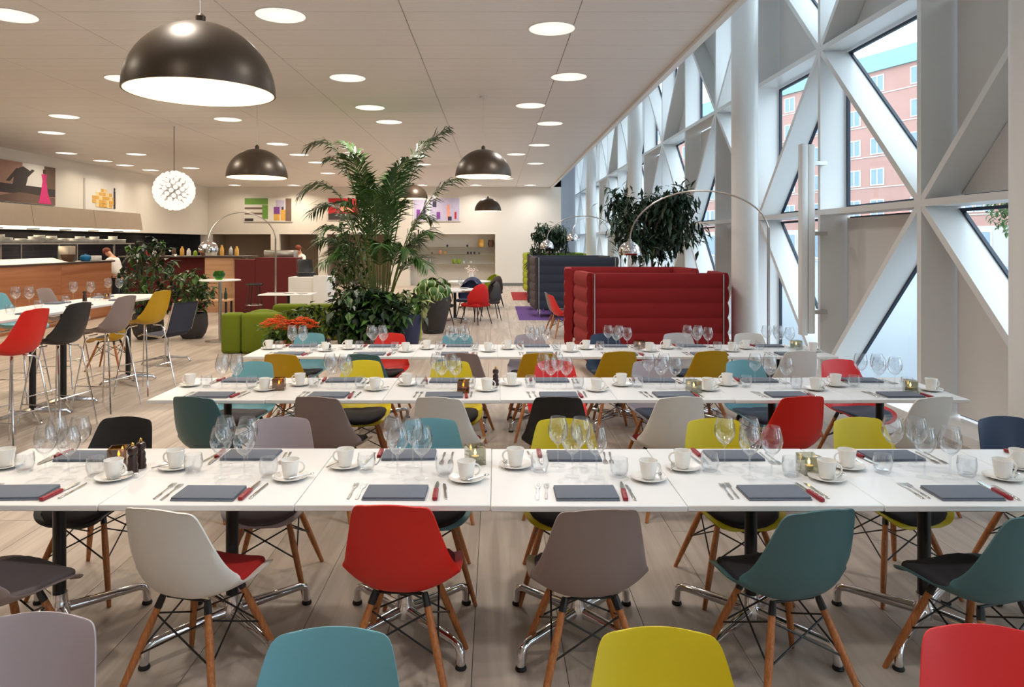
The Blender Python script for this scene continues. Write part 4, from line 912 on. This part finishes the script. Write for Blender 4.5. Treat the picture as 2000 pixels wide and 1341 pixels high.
# ================================================================== plants
def pot(x_, y_, prof, mat, name, label, cat='plant'):
    t = thing(name, label, cat, (x_, y_, 0)); r1, h1 = prof[-1]
    MB().lathe(prof + [(r1 - .03, h1), (r1 - .035, h1 - .06)], 36).build('pot', mat, t); MB().lathe([(.0005, h1 - .05), (r1 - .036, h1 - .05)], 24, cap=False).build('soil', M['soil'], t)
    return t
def frond(tip, ctl, rnd, nl=36, lw=.034, ll=.46):
    mb = MB(); b_, c_, t_ = Vector((0, 0, 0)), Vector(ctl), Vector(tip)
    pts = [b_ * (1 - u) ** 2 + c_ * 2 * u * (1 - u) + t_ * u * u for u in [i / 24 for i in range(25)]]
    mb.tube(pts, [.015 * (1 - .8 * i / 24) for i in range(25)], 6, mi=1)
    for i in range(nl):
        u = .40 + .60 * i / (nl - 1); x_ = u * 24; q = min(int(x_), 23); b0 = pts[q].lerp(pts[q + 1], x_ - q); tg = (pts[q + 1] - pts[q]).normalized(); sd = tg.cross(Vector((0, 0, 1)))
        sd = (sd if sd.length > .05 else Vector((tip[1], -tip[0], 0))).normalized(); up_ = sd.cross(tg)
        l_ = ll * (math.sin(PI * (.14 + .78 * (i / (nl - 1)))) ** .7) * rnd.uniform(.8, 1.12)
        for s in (-1, 1):
            dv = (tg * .8 + sd * s * .85 + up_ * rnd.uniform(-.25, .3)).normalized(); m1 = b0 + dv * l_ * .5 + Vector((0, 0, -.04 * l_)); m2 = b0 + dv * l_ + Vector((0, 0, -rnd.uniform(.2, .5) * l_)); wv = dv.cross(up_).normalized() * lw * .5
            mb._add([b0 - wv * .3, b0 + wv * .3, m1 + wv, m1 - wv, m2], [(0, 1, 2, 3), (3, 2, 4)], 0)
    return mb
rp = random.Random(21)
PXc, PYc = -1.98, 12.1
tp = thing('palm_tree', 'tall potted palm with arching feathery fronds in the middle of the room', 'palm', (PXc, PYc, 0))
MB().lathe([(.26, 0), (.30, .2), (.34, .5), (.31, .5), (.3, .46)], 30).build('pot', M['pot_brown'], tp); MB().lathe([(.0005, .45), (.3, .45)], 24, cap=False).build('soil', M['soil'], tp)
FR = [((1.08, -.1, 3.28), (.22, 0, 2.9)), ((.75, .5, 3.2), (.1, .1, 2.9)), ((-1.12, -.1, 2.95), (-.25, 0, 3.6)), ((-.6, .3, 3.1), (-.1, .1, 3.1)), ((1.32, -.1, 2.45), (.5, 0, 2.35)), ((-1.2, -.2, 2.15), (-.4, 0, 3.0)), ((-1.15, .3, 1.85), (-.4, .1, 2.6)), ((.5, -.5, 2.7), (.1, -.1, 2.6)),
      ((-.35, -.6, 2.75), (-.1, -.1, 2.7)), ((.85, -.3, 1.5), (.45, -.1, 1.7)), ((.75, .3, 1.75), (.4, .1, 2.1)), ((-.8, -.4, 1.5), (-.4, -.1, 2.0)), ((-.75, -.1, 2.75), (-.2, 0, 2.9)), ((.2, .6, 2.6), (.0, .2, 2.5)), ((0, -.65, 2.2), (0, -.2, 2.3)), ((-.3, .5, 2.3), (-.1, .2, 2.2)), ((.35, -.4, 2.0), (.1, -.1, 2.1)), ((-.45, -.45, 2.0), (-.1, -.1, 2.2)),
      ((.5, -.45, 1.2), (.25, -.2, 1.6)), ((-.55, -.4, 1.2), (-.3, -.2, 1.6)), ((.8, -.5, .95), (.4, -.2, 1.5)), ((-.75, -.55, 1.0), (-.35, -.2, 1.6)), ((.15, -.7, 1.3), (.05, -.3, 1.6)), ((-.95, .1, 1.35), (-.5, .0, 1.7)), ((.55, .1, 1.35), (.3, 0, 1.6)), ((.25, -.2, 2.5), (.05, -.05, 2.3)), ((-.15, -.3, 2.45), (-.05, -.05, 2.2))]
for i, (tp_, ct_) in enumerate(FR):
    az = math.atan2(tp_[1], tp_[0]); o = frond(tp_, ct_, rp).build('frond', [M['palm_leaf'], M['palm_stem']], tp); o.location = (.1 * math.cos(az), .1 * math.sin(az), .46)
for k in range(5): a_ = k * 1.25; MB().tube([(.06 * math.cos(a_), .06 * math.sin(a_), .45), (.1 * math.cos(a_), .1 * math.sin(a_), .95)], [.03, .018], 8).build('stem', M['palm_stem'], tp)
def bush(name, label, x_, y_, h0, h1, rx, n, leaf, mats, seed, potargs=None, stems=6, ry=None, droop=.2, ratio=2.4):
    t = pot(x_, y_, potargs[0], potargs[1], name, label) if potargs else thing(name, label, 'plant', (x_, y_, 0))
    rnd = random.Random(seed); base = potargs[0][-1][1] - .06 if potargs else 0
    sm = []
    for k in range(stems):
        a_ = k * 2.4; q = rnd.uniform(.3, .75); e_ = (q * rx * math.cos(a_), q * (ry or rx) * math.sin(a_), h1 * .82)
        MB().tube([(.05 * math.cos(a_), .05 * math.sin(a_), base), (e_[0] * .5, e_[1] * .5, base + (h1 - base) * .5), e_], [.012, .009, .005], 6).build('stem', M['palm_stem'], t); sm.append(e_)
    mb = MB(); pts = []
    while len(pts) < n:
        p = Vector((rnd.uniform(-1, 1), rnd.uniform(-1, 1), rnd.uniform(-1, 1)))
        if p.length < 1 and rnd.random() < .25 + p.length: pts.append((p.x * rx, p.y * (ry or rx), (h0 + h1) / 2 + p.z * (h1 - h0) / 2))
    leaf_cloud(mb, pts, leaf, rnd, 0, ratio, droop, len(mats)); mb.build('foliage', mats, t, kind='stuff')
    return t
RP = [(.17, 0), (.24, .1), (.28, .25), (.27, .42), (.25, .48)]
bush('potted_fig', 'bushy green plant in a dark pot behind the high table', -6.55, 13.4, .4, 1.95, .52, 420, .2, [M['leaf_dark'], M['leaf_mid'], M['leaf_dark']], 1, (RP, M['pot_grey']))
bush('potted_fig', 'leafy green plant in a dark round pot by the bar table', -5.75, 13.5, .45, 1.35, .38, 320, .18, [M['leaf_dark'], M['leaf_mid'], M['leaf_mid']], 2, (RP, M['pot_grey']))
TR = [(.45, 0), (.5, .2), (.5, .4)]
bush('planter_shrub', 'dense broad-leaved dark plant in front of the palm', -2.05, 11.35, .25, 1.15, .62, 900, .19, [M['leaf_dark'], M['leaf_dark'], M['leaf_dark'], M['leaf_mid']], 3, ([(.24, 0), (.3, .2), (.3, .3)], M['pot_brown']), 6, .45, .35, 1.9)
bush('planter_shrub', 'dark low shrub between the flowers and palm', -2.95, 11.4, .2, .85, .42, 260, .16, [M['leaf_dark'], M['leaf_mid']], 4, ([(.2, 0), (.24, .2), (.24, .28)], M['pot_brown']))
bush('planter_shrub', 'tall slender leafy shrub standing left of the palm', -2.62, 12.75, .5, 2.35, .36, 520, .15, [M['leaf_mid'], M['leaf_dark'], M['leaf_mid']], 5, ([(.2, 0), (.25, .3), (.26, .45)], M['pot_grey']), 7)
bush('flowering_shrub', 'dark leafy plant with pale blossoms behind the palm', -2.4, 12.7, .5, 1.2, .55, 300, .15, [M['leaf_dark'], M['leaf_dark'], M['flower_white'], M['leaf_mid']], 6, ([(.2, 0), (.25, .3), (.26, .45)], M['pot_grey']))
bush('planter_shrub', 'blue planter with trailing dark leaves right of the palm', -1.48, 11.9, .5, 1.05, .36, 130, .22, [M['leaf_dark'], M['leaf_cream'], M['leaf_mid']], 8, ([(.17, 0), (.22, .3), (.25, .62)], M['pot_blue']), 5, None, .5, 2)
# orange kalanchoe
for k, (x_, lb) in enumerate(((-3.34, 'left pot of orange flowers behind the rear table'), (-2.98, 'right pot of orange flowers behind the rear table'))):
    t = pot(x_, 10.9, [(.11, 0), (.14, .2), (.15, .32)], M['terracotta'], 'orange_flower_pot', lb); rnd = random.Random(30 + k)
    mb = MB(); leaf_cloud(mb, [(rnd.gauss(0, .1), rnd.gauss(0, .1), rnd.uniform(.3, .52)) for _ in range(110)], .11, rnd, 0, 1.8); mb.build('foliage', M['leaf_mid'], t, kind='stuff')
    fm = MB()
    for q in range(170):
        a_ = rnd.uniform(0, 2 * PI); rr = .26 * math.sqrt(rnd.random()); c_ = (rr * math.cos(a_), rr * math.sin(a_) * .8, .66 - rr * .5 + rnd.uniform(-.04, .05))
        for s in range(5): aa = s * 2 * PI / 5 + q; fm._add([c_, (c_[0] + .022 * math.cos(aa - .5), c_[1] + .022 * math.sin(aa - .5), c_[2] + .008), (c_[0] + .042 * math.cos(aa), c_[1] + .042 * math.sin(aa), c_[2] + .004), (c_[0] + .022 * math.cos(aa + .5), c_[1] + .022 * math.sin(aa + .5), c_[2] + .008)], [(0, 1, 2, 3)])
    fm.build('blossoms', M['flower_orange'], t, kind='stuff')
# big vase with variegated leaves
a_ = PX(846, 650, 14.3); tv = pot(a_.x, 14.3, [(.2, 0), (.23, .08), (.31, .4), (.35, .62), (.355, .72)], M['pot_grey'], 'variegated_plant', 'cream-edged leafy plant in a tall tapered dark pot', 'plant')
def big_leaf():
    mb = MB(); P_ = []
    for i in range(9):
        u = i / 8; w_ = .092 * math.sin(PI * u ** .8) + .002; P_.append([(w_ * s, .26 * u, .05 * math.sin(PI * u) - .10 * u * u - abs(s) * .012) for s in (-1, -.75, 0, .75, 1)])
    mb.grid(P_); mb.mi = [1 if (i % 4 in (0, 3)) else 0 for i in range(len(mb.f))]; return mb.mesh('leaf', [M['leaf_mid'], M['leaf_cream']])
BLM = big_leaf(); rnd = random.Random(12)
for k in range(46):
    an = k * 2.4; rr = rnd.uniform(.10, .34); o = ob('leaf', BLM, tv, (rr * math.cos(an), rr * math.sin(an), .74 + rnd.uniform(.0, .42) * (1.1 - rr)), (rnd.uniform(-1.35, -.45), 0, an - PI / 2 + rnd.uniform(-.4, .4)))
    MB().tube([(0, 0, .66), (rr * .6 * math.cos(an), rr * .6 * math.sin(an), o.location.z - .04), tuple(o.location)], .004, 5).build('stem', M['palm_stem'], tv)
# ficus trees by the booths
def ficus(x_, y_, zc, rx, rz, n, leaf, label, seed, trunk_h):
    t = pot(x_, y_, [(.2, 0), (.25, .3), (.27, .5)], M['pot_grey'], 'ficus_tree', label, 'tree'); rnd = random.Random(seed)
    MB().tube([(0, 0, .42), (.02, .01, trunk_h * .6), (0, 0, trunk_h)], [.035, .028, .02], 8).build('trunk', M['trunk'], t)
    for k in range(9):
        a1 = k * 2.4; MB().tube([(0, 0, trunk_h - .1 + .03 * k), (rx * .35 * math.cos(a1), rx * .35 * math.sin(a1), zc - rz * .3 + .04 * k), (rx * .75 * math.cos(a1), rx * .75 * math.sin(a1), zc + rz * (.1 + .05 * k))], [.014, .009, .004], 5).build('branch', M['trunk'], t)
    mb = MB(); pts = []
    cl = [(rnd.uniform(-.7, .7) * rx, rnd.uniform(-.7, .7) * rx, zc + rnd.uniform(-.7, .7) * rz) for _ in range(26)]
    for _ in range(n):
        c_ = rnd.choice(cl); pts.append((c_[0] + rnd.gauss(0, .17) * rx, c_[1] + rnd.gauss(0, .17) * rx, c_[2] + rnd.gauss(0, .17) * rz))
    leaf_cloud(mb, pts, leaf, rnd, 0, 3.3, .5, 2); mb.build('foliage', [M['ficus_leaf'], M['leaf_dark']], t, kind='stuff')
ficus(2.92, 13.3, 2.25, .82, .78, 3000, .2, 'large ficus tree with dense crown behind the red sofas', 41, 1.75)
ficus(1.62, 21.2, 1.98, .55, .48, 1300, .18, 'smaller ficus tree behind the navy sofas', 42, 1.5)
bush('potted_fig', 'small bushy plant above the green sofas', 1.25, 21.9, .6, 1.85, .32, 240, .2, [M['ficus_leaf'], M['leaf_dark']], 43, ([(.16, 0), (.22, .3), (.24, .5)], M['pot_grey']))

# ================================================================== round table group
def arm_chair(x_, y_, rot, mat, lab):
    t = thing('arm_chair', lab, 'chair', (x_, y_, 0), rot, 'upholstered chairs at the round tables')
    mb = MB(); N = 24; rows = []
    for z, r in ((.40, .20), (.47, .27), (.55, .285), (.65, .28), (.78, .265), (.88, .22), (.90, .18)):
        rows.append([])
        for k in range(N + 1):
            a1 = math.radians(200) + math.radians(140) * k / N - 0; sp = 1.45 if z < .68 else (1.22 if z < .85 else 1.0)
            aa = -PI / 2 + (k / N - .5) * math.radians(190) * sp / 1.45; rows[-1].append((r * math.cos(aa), r * math.sin(aa), z - (.0 if z < .5 else (abs(k / N - .5) * 2) ** 2 * (z - .5) * .18)))
    mb.grid(rows); mb.grid([[(p[0] * .86, p[1] * .86, p[2]) for p in row] for row in rows]); mb.grid([rows[-1], [(p[0] * .86, p[1] * .86, p[2]) for p in rows[-1]]])
    mb.build('backrest', mat, t); cushion(MB(), -.25, .25, -.22, .26, .39, .47, .04).build('seat', mat, t)
    for sx in (-1, 1):
        for sy in (-1, 1): MB().tube([(sx * .17, sy * .17, .39), (sx * .24, sy * .25, 0)], [.013, .009], 8).build('leg', M['black_metal'], t)
def round_table(x_, y_, R, lab):
    t = thing('round_table', lab, 'table', (x_, y_, 0)); MB().lathe([(.0005, .712), (R, .712), (R, .74), (.0005, .74)], 40, cap=False).build('table_top', M['white_top'], t); MB().lathe([(.035, .05), (.035, .711)], 14).build('column', M['black_metal'], t)
    for q in range(4): an = PI / 4 + q * PI / 2; MB().tube([(0, 0, .07), (.42 * math.cos(an), .42 * math.sin(an), .02)], [.03, .02], 8).build('base_leg', M['chrome'], t)
X1 = PX(888, 560, 16.2).x
round_table(X1, 16.3, .6, 'round white table beside the tall grey pot')
ch_r = plain('chair_red', (186, 20, 20), .9, bump=.2, bscale=400)
for (x_, y_, rot, m_, lb) in ((X1 + .50, 15.85, 52, ch_r, 'red upholstered armchair at the round table'), (X1 + .78, 16.7, 100, M['pot_grey'], 'dark brown chair to the right of the red armchair'), (X1 + .3, 17.15, 160, M['pot_blue'], 'navy chair beyond the round table'), (X1 - .45, 17.0, 215, M['sofa_navy'], 'dark grey chair left beyond the round table'), (X1 - .3, 15.5, -20, M['black_metal'], 'black chair near the grey pot at the round table')): arm_chair(x_, y_, math.radians(rot), m_, lb)
round_table(X1 + .2, 19.9, .6, 'second round white table farther back')
for (dx, dy, rot, m_, lb) in ((.65, -.2, 70, M['pot_brown'], 'brown chair at the farther round table'), (.1, -.75, 5, M['pot_blue'], 'navy chair at the farther round table'), (.6, .5, 130, M['sofa_lime'], 'lime chair at the farther round table')): arm_chair(X1 + .2 + dx, 19.9 + dy, math.radians(rot), m_, lb)
for k, (dx, dy) in enumerate(((-.2, -.1), (.15, -.25), (.1, .2), (-.3, .2))):
    ob('wine_glass', WGM, None, (X1 + dx, 16.3 + dy, TZ), label=f'wine glass on the near round table, {["second", "fourth", "third", "first"][k]} from left', cat='wine glass', group='glasses on the near round table'); ob('plate', PLM, None, (X1 + dx * 1.9, 16.3 + dy * 1.9 - .05, TZ), label=f'plate on the near round table, {["second", "fourth", "third", "first"][k]} from left', cat='plate', group='plates on the near round table')
vf = thing('flower_vase', 'white vase with white flowers on the farther round table', 'vase', (X1 + .25, 19.9, TZ)); MB().lathe([(.0005, 0), (.06, 0), (.08, .1), (.05, .25), (.045, .25), (.0005, .24)], 18, cap=False).build('vase', M['porcelain'], vf)
mb = MB(); leaf_cloud(mb, [(rnd.gauss(0, .07), rnd.gauss(0, .07), .32 + rnd.gauss(0, .05)) for _ in range(70)], .07, rnd, 0, 1.4); mb.build('blossoms', M['flower_white'], vf, kind='stuff')

# ================================================================== niche shelves, pictures
ns = thing('niche_shelf', 'glass shelves on steel rails in the back wall niche', 'shelf', (-1.8, YB + .2, 0))
for k, z_ in enumerate((1.63, 1.33, .92)): MB().box(-1.78, 1.76, -.12, .3, z_ - .02, z_).build('shelf_board', M['steel'] if k == 2 else M['holder_glass'], ns, False)
rnd = random.Random(50); k = 0
for z_, its in ((1.6305, ((-.25, .1, 'ink', 'dark'), (.6, .1, 'ink', 'dark'), (1.2, .32, 'ochre', 'amber'), (1.6, .3, 'basket', 'brown'))), (1.3305, ((-.9, .08, 'basket', 'brown'), (-.55, .16, 'print_peach', 'peach'), (-.35, .12, 'ochre', 'ochre'), (.62, .1, 'ink', 'dark'), (.76, .1, 'ink', 'dark'), (.9, .1, 'ink', 'dark'), (1.1, .08, 'ink', 'dark'))), (.9205, ((-1.0, .2, 'steel', 'steel'), (.05, .2, 'leaf_lime', 'lime'), (.25, .2, 'leaf_lime', 'lime'), (.45, .12, 'porcelain', 'white'), (.75, .12, 'porcelain', 'white')))):
    for q, (x_, h_, m_, cn_) in enumerate(its):
        o = lobj('shelf_vessel', [(.0005, 0), (h_ * .3, 0), (h_ * .42, h_ * .4), (h_ * .36, h_), (h_ * .32, h_), (.0005, h_ * .1)], M[m_], (-1.8 + x_, YB + .3, z_), f'{cn_} vessel, {ORD[q]} from left on the {["top", "middle", "bottom"][0 if z_ > 1.5 else (1 if z_ > 1.2 else 2)]} niche shelf', 'vessel', 14); o['group'] = 'vessels on the niche shelves'
def picture_back(x0, x1, y0, y1, label, shapes):                       # pixel rectangle on the back wall
    a1, b1_ = PX(x0, y1, YB - .04), PX(x1, y0, YB - .04); W, Hh = b1_.x - a1.x, b1_.z - a1.z
    t = thing('wall_picture', label, 'picture', (a1.x, YB, a1.z)); MB().bbox(0, W, -.045, -.003, 0, Hh, .004, 1).build('canvas', M['canvas'], t)
    for i, (m_, u0, u1, v0, v1) in enumerate(shapes): MB().box(u0 * W, u1 * W, -.0465 - i * .0006, -.0445, v0 * Hh, v1 * Hh).build('print_patch', M[m_], t, False)
picture_back(476, 571, 386, 433, 'green and white picture with colourful figures on the back wall', [('print_green', .02, .5, .72, .98), ('shadow', .02, .46, .52, .6), ('shadow', .02, .46, .3, .38), ('print_green', .38, .5, .12, .7), ('dusk', .02, .2, .03, .14), ('shadow', .86, .98, .03, .97), ('lilac', .66, .84, .3, .9), ('violet', .62, .74, .3, .62), ('ochre', .62, .74, .06, .32), ('ochre', .76, .86, .06, .5), ('ink', .78, .82, .5, .62)])
picture_back(640, 702, 386, 430, 'red picture half hidden behind the palm on the back wall', [('print_red', .02, .98, .3, .98), ('print_peach', .4, .8, .4, .7), ('dusk', .02, .98, .02, .3)])
picture_back(806, 899, 386, 432, 'pale lilac picture with small figures near the niche', [('lilac', .02, .98, .02, .98), ('canvas', .3, .36, .03, .97), ('violet', .08, .16, .1, .5), ('ink', .22, .27, .05, .6), ('ink', .42, .5, .6, .85), ('violet', .5, .58, .1, .4), ('print_peach', .72, .78, .1, .7), ('ink', .74, .82, .03, .2), ('print_red', .88, .92, .1, .4)])
def picture_left(d0, d1, z0, z1, label, shapes):
    t = thing('wall_picture', label, 'picture', (XL, d0, z0)); W, Hh = d1 - d0, z1 - z0; MB().bbox(.003, .05, 0, W, 0, Hh, .004, 1).build('canvas', M['canvas'], t)
    for i, (m_, poly) in enumerate(shapes): MB().prism([(u * W, v * Hh) for u, v in poly], 'X', .0495, .0515 + i * .0006).build('print_patch', M[m_], t, False)
rc = lambda a1, b1_, c_, d_: [(a1, c_), (b1_, c_), (b1_, d_), (a1, d_)]
picture_left(17.0, 19.5, 2.82, 3.86, 'picture of a pink gowned figure and a dark shadow on the left wall', [('sand', rc(.01, .99, .01, .99)), ('canvas', rc(.45, .8, .42, .99)), ('dusk', rc(.01, .99, .22, .44)), ('shadow', [(.01, .01), (.99, .01), (.99, .2), (.4, .26), (.01, .1)]), ('shadow', rc(.8, .99, .42, .99)), ('dusk', [(.3, .44), (.34, .8), (.46, .9), (.56, .82), (.5, .44)]), ('dusk', [(.2, .5), (.26, .5), (.4, .8), (.36, .84)]), ('dusk', [(.5, .72), (.6, .86), (.64, .84), (.54, .66)]),
             ('pink', [(.7, .03), (.92, .03), (.86, .3), (.83, .62), (.84, .78), (.75, .78), (.77, .6), (.74, .3)]), ('basket', rc(.775, .815, .79, .9))])
sh_ = [('canvas', rc(.01, .99, .01, .99))]
for i, row in enumerate((2, 5, 7, 7, 5)):
    for q in range(row):
        u0 = .16 + (7 - row) * .5 * .085 + q * .085; v0 = .62 - i * .12; sh_.append((('ochre', 'ochre_pale', 'ochre')[(i + q) % 3], rc(u0, u0 + .078, v0, v0 + .108)))
sh_ += [('ink', rc(.70, .74, .12, .7)), ('ink', rc(.705, .735, .71, .8))]
picture_left(20.9, 23.1, 2.76, 3.72, 'white picture with a mosaic of yellow squares on the left wall', sh_)
